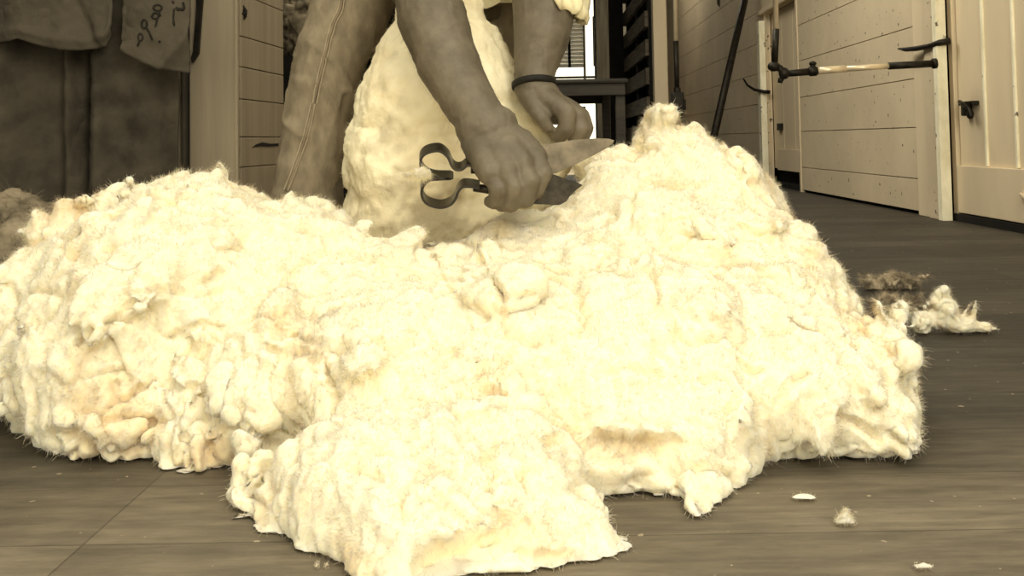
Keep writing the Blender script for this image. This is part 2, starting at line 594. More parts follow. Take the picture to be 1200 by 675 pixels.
fleece_creases = [  # (line seen across the wool, half width, depth)
    ([(126, 377), (140, 374), (158, 375)], .0055, .018), ([(92, 402), (108, 384)], .006, .018), ([(150, 343), (180, 340), (232, 346), (262, 342)], .006, .009),
    ([(108, 442), (128, 436), (148, 434)], .005, .014), ([(128, 476), (150, 466), (182, 442)], .005, .018), ([(160, 516), (172, 500), (184, 488)], .005, .016),
    ([(205, 500), (214, 470), (226, 448)], .005, .016), ([(248, 508), (268, 470)], .005, .014), ([(312, 408), (340, 414), (372, 408)], .008, .012), ([(345, 395), (370, 400), (402, 420)], .006, .012),
    ([(244, 330), (262, 318)], .008, .014), ([(88, 300), (110, 312)], .010, .012), ([(130, 292), (150, 305)], .011, .010),
    ([(824, 447), (838, 440), (856, 446), (868, 460), (862, 474), (848, 484)], .0045, .016), ([(868, 424), (884, 438), (896, 434)], .006, .014),
    ([(560, 300), (580, 330), (592, 352)], .007, .016), ([(515, 330), (535, 350), (570, 372)], .008, .014), ([(505, 385), (520, 410), (528, 420)], .006, .012),
    ([(655, 360), (674, 366)], .005, .012), ([(655, 398), (680, 392)], .005, .012), ([(568, 455), (590, 462)], .007, .016), ([(520, 480), (535, 490)], .006, .014),
    ([(380, 425), (392, 450)], .006, .014), ([(700, 520), (740, 524), (790, 522)], .009, .018), ([(510, 660), (545, 648), (592, 628)], .012, .034), ([(610, 560), (622, 585)], .007, .014), ([(600, 650), (640, 655), (670, 650)], .007, .012), ([(560, 600), (600, 610)], .006, .008), ([(455, 545), (462, 560)], .005, .010),
    ([(640, 520), (668, 505), (690, 500)], .006, .014), ([(910, 470), (930, 448), (948, 438)], .006, .012), ([(985, 490), (1010, 500), (1030, 520)], .006, .014), ([(755, 300), (775, 310)], .006, .012),
    ([(800, 275), (840, 282)], .006, .010), ([(880, 215), (905, 240)], .007, .014), ([(870, 265), (905, 285)], .007, .014), ([(318, 545), (332, 522), (338, 505)], .012, .03),
    ([(575, 345), (600, 352), (628, 345)], .005, .008), ([(700, 440), (735, 430), (775, 440)], .006, .009), ([(200, 395), (235, 380), (262, 385)], .006, .012)]
fl = woolly('fleece', fleece_blobs, .0036, M['wool'], lumps=300, lump_r=(.014, .042), big=.015, lock=.012, lock_size=.037,
            lock_dir=(.4, -.2, -1), lock_k=2.0, n_fib=330000, fib=(.004, .009), fib_w=.00022, seed=5, small=.16, stretch=3.0,
            tufts=fleece_tufts, amp=fleece_amp, fine=.0022, creases=fleece_creases, lump_skip=[(W(1012, 325, 1.38), .075)])
grey_patches(fl.data, [(W(505, 285, 1.44), .075, .8), (W(560, 315, 1.38), .04, .4), (W(335, 410, 1.13), .045, .6), (W(395, 412, 1.10), .05, .7), (W(600, 250, 1.5), .05, .45), (W(110, 300, 1.3), .05, .3), (W(150, 320, 1.3), .05, .3), (W(720, 540, .98), .04, .35), (W(520, 350, 1.3), .04, .4)])
tag(fl, 'huge fluffy cream fleece heaped and spread across the plank floor in the foreground', 'fleece')
#@@REST
def frange(a, b, n):
    return [a + (b - a) * i / (n - 1) for i in range(n)]


def displaced(me, amp, scale, seed, octv=3, A=None):
    co, no = co_of(me), no_of(me)
    q = co @ A.T if A is not None else co
    set_co(me, co + no * (fbm(q * scale, octv, seed) * amp)[:, None])


# ------------------------------------------------------------------ the sheep
def make_sheep():
    mb = MB()
    mb.ball(W(520, 262, 1.72), (.185, .17, .15), sub=3)
    mb.ball(W(512, 190, 1.70), (.168, .16, .16), sub=3)
    mb.ball(W(516, 130, 1.69), (.15, .15, .15), sub=3)
    mb.ball(W(517, 80, 1.70), (.118, .125, .13), sub=3)
    mb.ball(W(516, 30, 1.72), (.086, .11, .12), sub=3)
    mb.ball(W(514, -30, 1.75), (.082, .1, .12), sub=3)
    mb.ball(W(600, 200, 1.68), (.09, .1, .1), sub=3)
    mb.ball(W(632, 185, 1.68), (.06, .08, .055), sub=3)
    mb.cone(W(590, 110, 1.66), W(630, 168, 1.66), .05, .045)
    mb.ball(W(645, 172, 1.68), (.036, .05, .036), sub=3)
    mb.cone(W(560, 40, 1.70), W(590, 110, 1.66), .035, .05)
    # flank folds, rump on the floor, hind legs stretched along the floor under the fleece
    mb.ball((-.15, 1.72, .13), (.17, .19, .13), sub=3)
    for s, x in ((-1, -.27), (1, .0)):
        mb.chain([((x, 1.70, .12), .075), ((x + .05 * s, 1.58, .10), .055), ((x + .07 * s, 1.50, .07), .028), ((x + .08 * s, 1.42, .04), .022)])
    # chest, neck and head resting back against the shearer's thigh, above the picture
    mb.chain([(W(514, -30, 1.75), .08), (W(520, -75, 1.80), .062), (W(530, -110, 1.80), .055)])
    mb.chain([(W(530, -110, 1.80), .058), (W(548, -112, 1.73), .045), (W(566, -104, 1.67), .03), (W(572, -100, 1.65), .024)])
    for s in (-1, 1):
        mb.cone(W(520, -118, 1.80 + .05 * s), W(505, -130, 1.80 + .10 * s), .016, .008)
    for s in (-1, 1):
        mb.chain([(W(500 + 18 * s, -10, 1.68), .04), (W(495 + 26 * s, -40, 1.60), .024), (W(492 + 26 * s, -75, 1.62), .018)])
    me = remeshed(mb, .006, 8, .5)
    co, no = co_of(me), no_of(me)
    f = fbm(co * 11, 3, 4)
    co = co + no * (f * .014 - .006 * np.clip(1 - np.abs(fbm(co * np.array([7, 7, 13.]), 2, 77)) * 5, 0, 1) ** 2)[:, None]
    f1, e, rnd, _ = cells(co, .024, 14, aniso((0, 0, 1), .8))
    co = co + no * (.0022 * (np.clip(e / .5, 0, 1) - .5) + .0012 * rnd + .0016 * fbm(co * 70, 2, 3))[:, None]
    co[:, 2] = np.maximum(co[:, 2], .002)
    set_co(me, co)
    V, Q = fibres(co, no_of(me), 40000, .002, .005, .00015, 77, down=.2)
    me2 = mesh_from('sheep', V, Q, co, quads_of(me))
    o = link('sheep', me2, M['shorn'])
    grey_patches(me2, [(W(445, 160, 1.54), .055, .6), (W(432, 92, 1.56), .03, .55), (W(455, 60, 1.58), .02, .5), (W(480, 215, 1.54), .05, .5), (W(500, 262, 1.54), .09, .8), (W(440, 275, 1.54), .06, .35), (W(470, 120, 1.54), .03, .3)])
    return tag(o, "half-shorn pale sheep sitting upright between the shearer's legs behind the fleece", 'sheep')


sheep = make_sheep()


# ------------------------------------------------------------------ the shearer
def make_person():
    root = empty('person', (-.1, 1.9, 0))
    tag(root, 'person in faded jeans bending over the sheep with hand shears in one hand', 'person')
    hipR, hipL = Vector((-.19, 2.13, .92)), Vector((-.01, 2.13, .92))
    shR, shL = Vector((-.27, 1.66, 1.02)), Vector((.13, 1.70, 1.02))
    mb = MB()
    # torso, neck, head
    mb.chain([(Vector((-.1, 2.14, .96)), .13), (Vector((-.09, 1.95, 1.08)), .125), (Vector((-.08, 1.74, 1.11)), .135)], 20)
    mb.cone(hipR, hipL, .09, .09); mb.cone(shR, shL, .068, .068)
    mb.cone((-.14, 1.74, 1.08), (-.02, 1.74, 1.08), .12, .12)
    mb.cone((-.08, 1.68, 1.10), (-.07, 1.54, 1.06), .062, .058)
    mb.ball((-.07, 1.46, 1.02), (.076, .098, .095), Euler((.6, 0, 0)), sub=3)
    mb.ball((-.07, 1.435, .955), (.058, .062, .07), Euler((.5, 0, 0)), sub=3)
    mb.cone((-.07, 1.375, .985), (-.07, 1.352, .955), .009, .014)          # nose
    mb.cone((-.09, 1.385, .925), (-.05, 1.385, .925), .008, .008)          # lips
    mb.cone((-.105, 1.385, 1.005), (-.035, 1.385, 1.005), .011, .011)      # brow
    for s in (-1, 1): mb.ball((-.07 + .078 * s, 1.47, .99), (.008, .02, .03), Euler((.4, 0, 0)))
    # right arm: shoulder, elbow, wrist
    wr = W(571, 152, 1.40)
    mb.chain([(shR, .062), (W(492, -90, 1.58), .056), (W(496, -28, 1.52), .055), (W(506, 20, 1.49), .0565), (W(524, 72, 1.46), .050),
              (W(545, 112, 1.43), .0425), (wr, .038)], 20)
    mb.cone(W(560, 150, 1.40), W(582, 148, 1.40), .034, .033)
    # right hand: back of the hand towards the camera, four fingers closing down over the handles
    kn = [W(627, 184, 1.372), W(612, 193, 1.352), W(594, 200, 1.343), W(574, 203, 1.343)]
    for k, (kp, r0, r1) in enumerate(zip(kn, (.021, .022, .022, .021), (.0165, .0165, .016, .0155))):
        st = W((588, 580, 570, 560)[k], (158, 160, 162, 166)[k], 1.395)
        mb.chain([(st, .027), ((st + kp) / 2 + Vector((0, .004, .002)), r0 + .005), (kp, r1 + .003)])
    mb.ball(W(596, 182, 1.385), (.045, .024, .034), Euler((0, .5, 0)), sub=3)
    fing = [  # pixel paths of each finger's joints with depth
        [(627, 184, 1.372), (637, 203, 1.352), (628, 224, 1.352), (612, 227, 1.372)],
        [(612, 193, 1.352), (622, 213, 1.336), (617, 234, 1.342), (601, 238, 1.366)],
        [(594, 200, 1.343), (603, 220, 1.331), (599, 240, 1.340), (588, 241, 1.370)],
        [(574, 203, 1.343), (582, 221, 1.335), (580, 237, 1.347), (574, 236, 1.374)]]
    rad = [.0125, .0125, .012, .0110]
    for pts, r in zip(fing, rad):
        P = [W(*p) for p in pts]
        mb.chain([(P[0], r + .003), (P[1], r + .0012), (P[2], r), (P[3], r - .0015)], 14)
        mb.ball(P[1], r + .0022)
    # right thumb on the far side of the handle
    mb.chain([(W(583, 165, 1.41), .020), (W(606, 178, 1.43), .016), (W(620, 190, 1.43), .0135), (W(629, 196, 1.42), .010)])
    # left arm
    mb.chain([(shL, .062), (W(648, -100, 1.64), .056), (W(641, -42, 1.63), .054), (W(638, 5, 1.62), .056), (W(635, 40, 1.61), .050),
              (W(628, 75, 1.60), .038), (W(625, 100, 1.59), .034)], 20)
    # left hand: palm turned down, fingers hooked down over the loose skin
    mb.ball(W(642, 122, 1.58), (.045, .026, .030), Euler((0, .62, 0)), sub=3)
    mb.chain([(W(625, 100, 1.59), .031), (W(634, 112, 1.585), .032), (W(645, 123, 1.58), .028)])
    lf = [[(650, 122, 1.560), (664, 133, 1.548), (664, 150, 1.548), (655, 160, 1.56)],
          [(658, 124, 1.580), (676, 136, 1.572), (680, 151, 1.566), (674, 163, 1.57)],
          [(660, 124, 1.602), (681, 136, 1.598), (687, 150, 1.592), (683, 162, 1.59)],
          [(654, 122, 1.624), (675, 135, 1.628), (685, 150, 1.622), (684, 163, 1.61)]]
    for pts, r in zip(lf, (.0145, .0145, .0135, .012)):
        P = [W(*p) for p in pts]
        mb.chain([(W(640, 116, pts[0][2] + .005), .020), (P[0], r + .004), (P[1], r + .0018), (P[2], r), (P[3], r - .0018)])
    mb.chain([(W(620, 112, 1.575), .020), (W(626, 126, 1.558), .0145), (W(635, 138, 1.550), .0135), (W(642, 149, 1.552), .010)])
    # legs inside the trousers
    rk, rf = W(392, 35, 1.84), Vector((-.415, 1.84, .07))
    lk, lf_ = W(590, 20, 1.93), Vector((.03, 2.02, .07))
    mb.chain([(hipR, .085), (rk, .058), (W(372, 160, 1.84), .05), (rf, .036)])
    mb.chain([(hipL, .085), (lk, .058), (W(605, 160, 1.96), .05), (lf_, .036)])
    for f in (rf, lf_): mb.chain([(f, .034), (f + Vector((0, -.05, -.03)), .032), (f + Vector((0, -.15, -.045)), .022)])
    me = remeshed(mb, .0030, 5, .5)
    co, no = co_of(me), no_of(me)
    # a broad soft muscle and vein relief and the fine creasing of the skin
    co = co + no * (fbm(co * 28, 2, 9) * .0012 + fbm(co * 130, 2, 19) * .00035)[:, None]
    vein = np.clip(1 - np.abs(fbm(co * np.array([34, 34, 20.]), 2, 44)) * 9, 0, 1) ** 2
    co = co + no * (vein * .0010)[:, None]
    set_co(me, co)
    body = link('body', me, M['skin'], root)
    # arm hair: short fine hairs in the same mesh would blur the skin, so a child of its own
    nf = no_of(me)
    wgt = ((co[:, 2] > .34) & (co[:, 2] < .75) & (co[:, 1] < 1.75)).astype(float) * (np.linalg.norm(co - np.array(W(600, 190, 1.37)), axis=1) > .07)
    wgt *= (np.linalg.norm(co - np.array(W(655, 135, 1.58)), axis=1) > .06)
    V, Q = fibres(co, nf, 2600, .006, .011, .00012, 5, down=1.2, spread=.5, weights=wgt / wgt.sum(), clump=.04)
    tag(link('arm_hair', mesh_from('arm_hair', V, Q), M['hair'], body), kind='stuff')

    # jeans
    mb = MB()
    mb.chain([(hipR, .105), (W(420, -25, 1.90), .088), (W(408, 18, 1.86), .080), (W(392, 55, 1.845), .075), (W(380, 100, 1.84), .0655),
              (W(369, 150, 1.84), .0645), (W(363, 195, 1.84), .068), (W(358, 235, 1.84), .071), (Vector((-.42, 1.84, .11)), .066)], 28)
    mb.chain([(hipL, .105), (lk + Vector((.02, .02, .08)), .075), (W(592, 60, 1.93), .066), (W(600, 160, 1.96), .064), (lf_ + Vector((0, 0, .05)), .07)], 28)
    mb.chain([(hipR, .112), (hipL, .112)], 28); mb.cone((-.1, 2.14, .94), (-.1, 2.1, 1.02), .13, .13)
    me = remeshed(mb, .0045, 6, .5)
    co, no = co_of(me), no_of(me)
    fold = fbm((co @ np.array([[1, 0, .9], [0, 1, 0], [-.5, 0, 1.]]).T) * np.array([6, 6, 6.]) + fbm(co * 4, 2, 3)[:, None] * 1.2, 3, 8)
    knee = np.exp(-((co[:, 2] - .47) / .10) ** 2)
    hem = np.exp(-((co[:, 2] - .26) / .10) ** 2)
    ridge = np.clip(1 - np.abs(fold) * 4, 0, 1) ** 2
    co = co + no * (fold * .005 + ridge * .005 * (.2 + knee + hem * .5))[:, None]
    set_co(me, co)
    jeans = link('jeans', me, M['denim'], root)
    # outer seam: a raised flat fell with two rows of stitches, laid on the cloth
    kd = kdtree.KDTree(len(co))
    for i, c in enumerate(co): kd.insert(c, i)
    kd.balance()
    no = no_of(me)
    path = [(404, -30), (402, -5), (399, 12), (391, 28), (386, 45), (380, 70), (374, 95), (367, 125), (360, 155), (352, 180), (344, 203), (334, 228)]
    fine = []
    for (a, b), (c, d) in zip(path, path[1:]):
        for t in range(8): fine.append((a + (c - a) * t / 8, b + (d - b) * t / 8))
    from mathutils.bvhtree import BVHTree
    bv = BVHTree.FromPolygons([Vector(c) for c in co], [list(p.vertices) for p in me.polygons])
    def on_cloth(px, py):
        d = (W(px, py, 2) - Vector((0, 0, H))).normalized()
        h = bv.ray_cast(Vector((0, 0, H)), d)
        return h
    pts = []
    for px, py in fine:
        h = on_cloth(px, py)
        if h[0] is not None and h[0].y < 1.95: pts.append((h[0], h[1]))
    if len(pts) > 10:
        ps = [(pts[max(i - 2, 0)][0] + p[0] * 2 + pts[min(i + 2, len(pts) - 1)][0]) / 4 for i, p in enumerate(pts)]
        s_ = MB(); s_.tube([p - n * .001 for p, (q, n) in zip(ps, pts)], .0055, 10, flat=.55)
        seam = link('seam', s_.mesh('seam'), M['denim'], jeans)
        s_ = MB()
        for off in (-.0042, .0042):
            for i in range(0, len(ps) - 1):
                for sub in (0, .5):
                    a = ps[i].lerp(ps[i + 1], sub + .05); b = ps[i].lerp(ps[i + 1], sub + .36)
                    n = pts[i][1]; side = (ps[i + 1] - ps[i]).normalized().cross(n)
                    s_.tube([a + side * off + n * .0028, b + side * off + n * .0028], .0012, 6)
        tag(link('stitching', s_.mesh('stitching'), M['thread'], jeans), kind='stuff')

    # shirt: body, short right sleeve, rolled and hanging left sleeve
    mb = MB()
    mb.chain([(Vector((-.1, 2.10, 1.02)), .155), (Vector((-.09, 1.95, 1.10)), .15), (Vector((-.08, 1.74, 1.13)), .155)], 28)
    mb.cone(shR, shL, .088, .088); mb.cone((-.14, 1.74, 1.10), (-.02, 1.74, 1.10), .14, .14)
    mb.cone(shR, shR.lerp(W(492, -90, 1.58), .6), .082, .078)
    mb.cone(shL, W(650, -90, 1.645), .084, .086)
    me = remeshed(mb, .006, 6, .5)
    displaced(me, .016, 9, 31, 3)
    shirt = link('shirt', me, M['shirt'], root)
    # the left sleeve's loose end, hanging low at the outside of the elbow
    n1, n2 = 72, 16
    c0 = W(648, -90, 1.645); c1 = W(645, 14, 1.625)
    vs, fs = [], []
    for lay in (0, 1):
        for j in range(n2):
            t = j / (n2 - 1)
            for i in range(n1):
                a = 2 * PI * i / n1
                out = math.cos(a)                         # +1 is towards the right of the picture
                drop = t * (.93 + .17 * out + .03 * math.sin(5 * a + 1))
                r = (.070 + .006 * math.sin(9 * a + 2 * t) + .005 * math.sin(17 * a) + (.010 if t > .9 else 0) * math.sin(PI * min(1, (1 - t) / .1 + .1))) - lay * .004
                r *= (1 - .12 * t)
                c = c0.lerp(c1, drop)
                vs.append(c + Vector((math.cos(a) * r * .93, math.sin(a) * r * .93, .004 * math.sin(13 * a + 3) * t)))
    N1 = n1 * n2
    for lay in (0, 1):
        for j in range(n2 - 1):
            for i in range(n1):
                q = [lay * N1 + j * n1 + i, lay * N1 + j * n1 + (i + 1) % n1, lay * N1 + (j + 1) * n1 + (i + 1) % n1, lay * N1 + (j + 1) * n1 + i]
                fs.append(q if lay == 0 else q[::-1])
    for j in (0, n2 - 1):
        for i in range(n1):
            q = [j * n1 + i, j * n1 + (i + 1) % n1, N1 + j * n1 + (i + 1) % n1, N1 + j * n1 + i]
            fs.append(q)
    me = bpy.data.meshes.new('sleeve'); me.from_pydata(vs, [], fs)
    bm = bmesh.new(); bm.from_mesh(me); bmesh.ops.recalc_face_normals(bm, faces=bm.faces); bm.to_mesh(me); bm.free()
    displaced(me, .007, 30, 12, 2)
    link('sleeve', me, M['shirt'], shirt)
    # shirt hem hanging in front of the left thigh
    s_ = MB()
    pts = [(548, -40, 1.80), (556, 2, 1.80), (563, 9, 1.80), (570, 10, 1.80), (578, 7, 1.80), (585, 3, 1.80), (600, 3, 1.82), (606, -40, 1.82)]
    s_.prism([W(*p) for p in pts], (0, .006, 0))
    # wool of the belly edge hiding the thigh is part of the sheep; the hem is cloth
    link('shirt_tail', s_.mesh('shirt_tail'), M['shirt'], shirt, smooth=False)
    # wristband
    s_ = MB()
    c = W(626, 99, 1.59); ax = (W(628, 75, 1.60) - W(631, 112, 1.585)).normalized()
    u = ax.cross(Vector((0, 1, 0))).normalized(); v = ax.cross(u)
    ring = [c + u * math.cos(2 * PI * k / 28) * .0345 + v * math.sin(2 * PI * k / 28) * .0345 for k in range(28)]
    bm = s_.bm; loops = []
    for dr, dz in ((0, -.006), (.004, -.0045), (.004, .0045), (0, .006)):
        loops.append([bm.verts.new(p + (p - c).normalized() * dr + ax * dz) for p in ring])
    for a, b in zip(loops, loops[1:] + loops[:1]):
        for k in range(28): bm.faces.new((a[k], a[(k + 1) % 28], b[(k + 1) % 28], b[k]))
    link('wristband', s_.mesh('wristband'), M['strap'], root)
    # hair
    mb = MB(); mb.ball((-.07, 1.49, 1.035), (.084, .092, .088), Euler((.6, 0, 0)), sub=4)
    me = mb.mesh('hair'); displaced(me, .01, 45, 3); link('hair', me, M['hair'], root)
    # boots
    for f in (rf, lf_):
        mb = MB()
        mb.chain([(f + Vector((0, .0, .06)), .052), (f + Vector((0, 0, -.015)), .050), (f + Vector((0, -.10, -.03)), .042), (f + Vector((0, -.19, -.034)), .034)], 18)
        mb.box(f + Vector((0, -.08, -.062)), (.085, .29, .016), None, .006)
        me = remeshed(mb, .005, 3, .5)
        co = co_of(me); co[:, 2] = np.maximum(co[:, 2], .001); set_co(me, co)
        link('boot', me, M['boot'], root)
    return root


person = make_person()


# ------------------------------------------------------------------ hand shears
def make_shears():
    root = empty('hand_shears', W(600, 210, 1.36))
    tag(root, "old steel hand shears with a double spring bow, gripped in the shearer's lower hand", 'hand shears')
    Y = 1.372
    # upper blade
    up = [(617, 172), (626, 172), (644, 168.5), (672, 164), (700, 162), (713, 162.5), (720, 164.5), (718, 168), (712, 173), (696, 182), (680, 190), (664, 197),
          (652, 203), (640, 205), (617, 205)]
    def blade(pts, y0, y1, th, name, mat, label=None):
        P = [W(px, py, y0 + (y1 - y0) * (px - 617) / 100) for px, py in pts]
        mb = MB(); mb.prism(P, (0, th, 0))
        es = [e for e in mb.bm.edges]
        bmesh.ops.bevel(mb.bm, geom=es, offset=.0006, segments=1, affect='EDGES')
        o = mb.build(name, M[mat], root)
        if label: o['label'] = label
        return o
    blade(up, 1.378, 1.408, .004, 'blade', 'blade', 'pale worn upper blade')
    lo = [(617, 207), (636, 202), (648, 204), (662, 209), (674, 213), (683, 217), (676, 222), (668, 229), (664, 236), (655, 240.5), (645, 240), (617, 239)]
    blade(lo, 1.350, 1.346, .004, 'blade', 'dark_blade', 'dark lower blade')
    # handles running back from the blades into the hand
    mb = MB()
    mb.tube([W(632, 190, 1.380), W(600, 196, 1.380), W(575, 199, 1.378), W(552, 199, Y)], [.0075, .009, .009, .007], 12, flat=.8)
    mb.build('handle', M['bow'], root, True)
    mb = MB()
    mb.tube([W(632, 222, 1.356), W(600, 224, 1.372), W(575, 222, 1.378), W(555, 220, Y)], [.0075, .009, .009, .007], 12, flat=.8)
    mb.build('handle', M['bow'], root, True)
    # the double bow: one strap of spring steel bent into two lobes
    ctrl = [(560, 198), (549, 194), (541, 199), (534, 199), (529, 194), (525, 185), (517, 178), (508, 177.5), (498, 181), (493, 188), (494, 198), (500, 205), (511, 209),
            (530, 209.5), (511, 210.5), (502, 212), (496, 219), (494, 228), (498, 237), (507, 242), (518, 243.5), (528, 240), (534, 233), (537, 225), (542, 219.5), (551, 219), (562, 221)]
    # smooth with Catmull-Rom
    P = []
    for i in range(len(ctrl) - 1):
        p0, p1, p2, p3 = [ctrl[min(max(i + k, 0), len(ctrl) - 1)] for k in (-1, 0, 1, 2)]
        for t in (0, .25, .5, .75):
            P.append(tuple(.5 * (2 * p1[k] + (-p0[k] + p2[k]) * t + (2 * p0[k] - 5 * p1[k] + 4 * p2[k] - p3[k]) * t * t + (-p0[k] + 3 * p1[k] - 3 * p2[k] + p3[k]) * t ** 3) for k in (0, 1)))
    P.append(ctrl[-1])
    mb = MB(); bm = mb.bm; rings = []
    wd = .013
    for i, (px, py) in enumerate(P):
        a, b = P[max(i - 1, 0)], P[min(i + 1, len(P) - 1)]
        tx, ty = b[0] - a[0], b[1] - a[1]; l = math.hypot(tx, ty) or 1
        nx, ny = -ty / l * 1.5, tx / l * 1.5
        # the strap is broad in depth and turned a little towards the camera
        rings.append([bm.verts.new(W(px + nx, py + ny, Y - wd)), bm.verts.new(W(px - nx, py - ny, Y - wd)),
                      bm.verts.new(W(px - nx, py - ny - 8.5, Y + wd)), bm.verts.new(W(px + nx, py + ny - 8.5, Y + wd))])
    for r0, r1 in zip(rings, rings[1:]):
        for k in range(4): bm.faces.new((r0[k], r0[(k + 1) % 4], r1[(k + 1) % 4], r1[k]))
    bm.faces.new(rings[0]); bm.faces.new(rings[-1][::-1])
    auto_smooth(mb.build('spring_bow', M['bow'], root), 50)
    return root


make_shears()
t = woolly('wool_tuft', [B(497, 203, 1.332, .012, .007, .010), B(488, 204, 1.335, .013, .006, .009), B(477, 205, 1.34, .010, .005, .004), B(492, 198, 1.335, .008, .005, .005)], .0016, M['wool'],
           big=.003, lock=.002, lock_size=.008, n_fib=1800, fib=(.004, .009), fib_w=.0002, seed=31, lumps=12, lump_r=(.003, .006), floor=-1, fine=.0006)
tag(t, 'little white wool tuft caught on the bow of the hand shears', 'wool tuft')

# ------------------------------------------------------------------ loose wool on the floor and in the room
def tuft_on(px, py, sx, sz, name, label, cat, seed, n=4, mat='wool', vox=.002, spread=1.0, fib=600, group=None, sy=None, tf=(), lumps=14):
    c = GP(px, py)
    rng = random.Random(seed)
    bl = []
    for k in range(n):
        dx = (k / (n - 1) - .5) * 2 * sx * .62 * spread if n > 1 else 0
        bl.append(((c.x + dx, c.y + (sy or sx) * .2 + rng.uniform(-.2, .2) * (sy or sx), sz * rng.uniform(.35, .75)),
                   (sx * rng.uniform(.3, .55), (sy or sx) * rng.uniform(.3, .5), sz * rng.uniform(.5, .9)), (0, rng.uniform(-.4, .4), rng.uniform(0, 3))))
    o = woolly(name, bl, vox, M[mat], big=sz * .2, lock=sz * .13, lock_size=max(sz * .5, .006), n_fib=fib, fib=(sz * .08, sz * .22), fib_w=.00016, seed=seed,
               fine=.0008, tufts=tf, lumps=lumps, lump_r=(sz * .12, sz * .3), stretch=2.5)
    return tag(o, label, cat, group)


def straggle(px, py, y, n, sx, sz, seed):
    rng = random.Random(seed); out = []
    for k in range(n):
        a_ = W(px, py, y) + Vector((rng.uniform(-sx, sx), rng.uniform(-sx, sx) * .5, rng.uniform(-.3, .5) * sz))
        b_ = a_ + Vector((rng.uniform(-1, 1) * sx * .6, rng.uniform(-1, 1) * sx * .4, rng.uniform(-.2, .9) * sz))
        out.append((a_, b_, sz * rng.uniform(.12, .25)))
    return out
YC = GP(1118, 391).y
t = woolly('wool_clump', [B(1083, 376, YC, .022, .02, .012), B(1105, 368, YC, .022, .026, .028), B(1104, 352, YC, .013, .016, .018), B(1125, 381, YC, .032, .028, .016), B(1150, 384, YC, .026, .022, .013)],
           .0022, M['wool'], lumps=26, lump_r=(.006, .014), big=.006, lock=.005, lock_size=.018, n_fib=6000, fib=(.003, .008), fib_w=.0002, seed=3, fine=.001, embed=(.1, .5), stretch=2.4,
           tufts=[TF(1150, 384, 1172, 386, YC, .008), TF(1141, 374, 1144, 352, YC, .005), TF(1104, 356, 1108, 341, YC, .009), TF(1085, 378, 1064, 383, YC, .005), TF(1125, 374, 1138, 356, YC, .004),
                  TF(1095, 352, 1082, 360, YC, .004), TF(1100, 345, 1086, 356, YC, .003)])
tag(t, 'larger white wool clump lying alone on the floor right of the fleece', 'wool clump')
for px, py, y, seed, sx, lab in ((1056, 357, GP(1056, 370).y, 6, .052, 'flat straggly greyish wool clump just left of the larger white clump'),
                                 (1042, 329, GP(1042, 339).y, 9, .055, 'greyish wool clump farthest back against the edge of the fleece')):
    t = woolly('wool_clump', [B(px - 18, py + 3, y, sx * .4, .02, .010), B(px + 2, py + 2, y, sx * .45, .024, .012), B(px + 20, py + 3, y, sx * .35, .018, .009)], .0022, M['grey_wool'], lumps=26, lump_r=(.005, .011),
               big=.005, lock=.005, lock_size=.014, n_fib=7000, fib=(.006, .014), fib_w=.00022, seed=seed, fine=.001, embed=(.0, .5), stretch=2.6,
               tufts=straggle(px, py, y, 16, sx, .024, seed))
    tag(t, lab, 'wool clump')
y_ = GP(990, 616).y
t = woolly('wool_tuft', [B(984, 613, y_, .0065, .006, .005), B(996, 613, y_, .0065, .006, .0045), B(990, 607, y_, .006, .006, .007)], .0012, M['wool'], big=.001, lock=.0015, lock_size=.007,
           n_fib=900, fib=(.002, .004), fib_w=.00016, seed=12, fine=.0005, tufts=[(W(990, 608, y_), W(991, 597, y_), .005)])
tag(t, 'small pointed white tuft on the bare floor at lower right', 'wool tuft')
y_ = GP(942, 587).y
t = woolly('wool_tuft', [((GP(942, 587).x + dx, y_ + dy, .003), (.0085, .008, .0035)) for dx, dy in ((-.006, 0), (0, .002), (.006, -.001))], .0012, M['wool'], big=.0004, lock=.0006, lock_size=.006,
           n_fib=100, fib=(.001, .003), fib_w=.00014, seed=15, fine=.0003)
tag(t, 'small flat white oval flake on the floor near the pointed tuft', 'wool tuft')
tuft_on(712, 640, .007, .007, 'wool_tuft', 'tiny white wool bit on the floor just right of the front lobe', 'wool tuft', 17, n=2, vox=.0012, fib=100)
tuft_on(376, 669, .007, .007, 'wool_tuft', 'tiny white wool bit on the floor at the left foot of the front lobe', 'wool tuft', 18, n=2, vox=.0012, fib=100)
tuft_on(3, 474, .012, .010, 'wool_tuft', 'tiny wool bit on the floor at the left edge beside the fleece', 'wool tuft', 19, n=2, vox=.0015, fib=100)
tuft_on(1085, 672, .010, .006, 'wool_tuft', 'thin wool wisp on the floor at the bottom right', 'wool tuft', 20, n=3, vox=.0012, fib=150)

pile = woolly('wool_pile', [((-1.10, 1.93, .12), (.19, .18, .15)), ((-.98, 1.9, .10), (.12, .14, .13)), ((-1.2, 1.85, .18), (.13, .13, .11)), ((-1.13, 1.98, .2), (.09, .1, .09)), ((-.9, 1.98, .12), (.09, .1, .13))],
              .008, M['dull_wool'], lumps=50, lump_r=(.02, .045), lock=.014, lock_size=.045, n_fib=6000, fib=(.006, .02), fib_w=.0004, seed=21, big=.02)
tag(pile, 'dull dirty heap of wool at the left edge below the canvas sheets', 'wool pile')
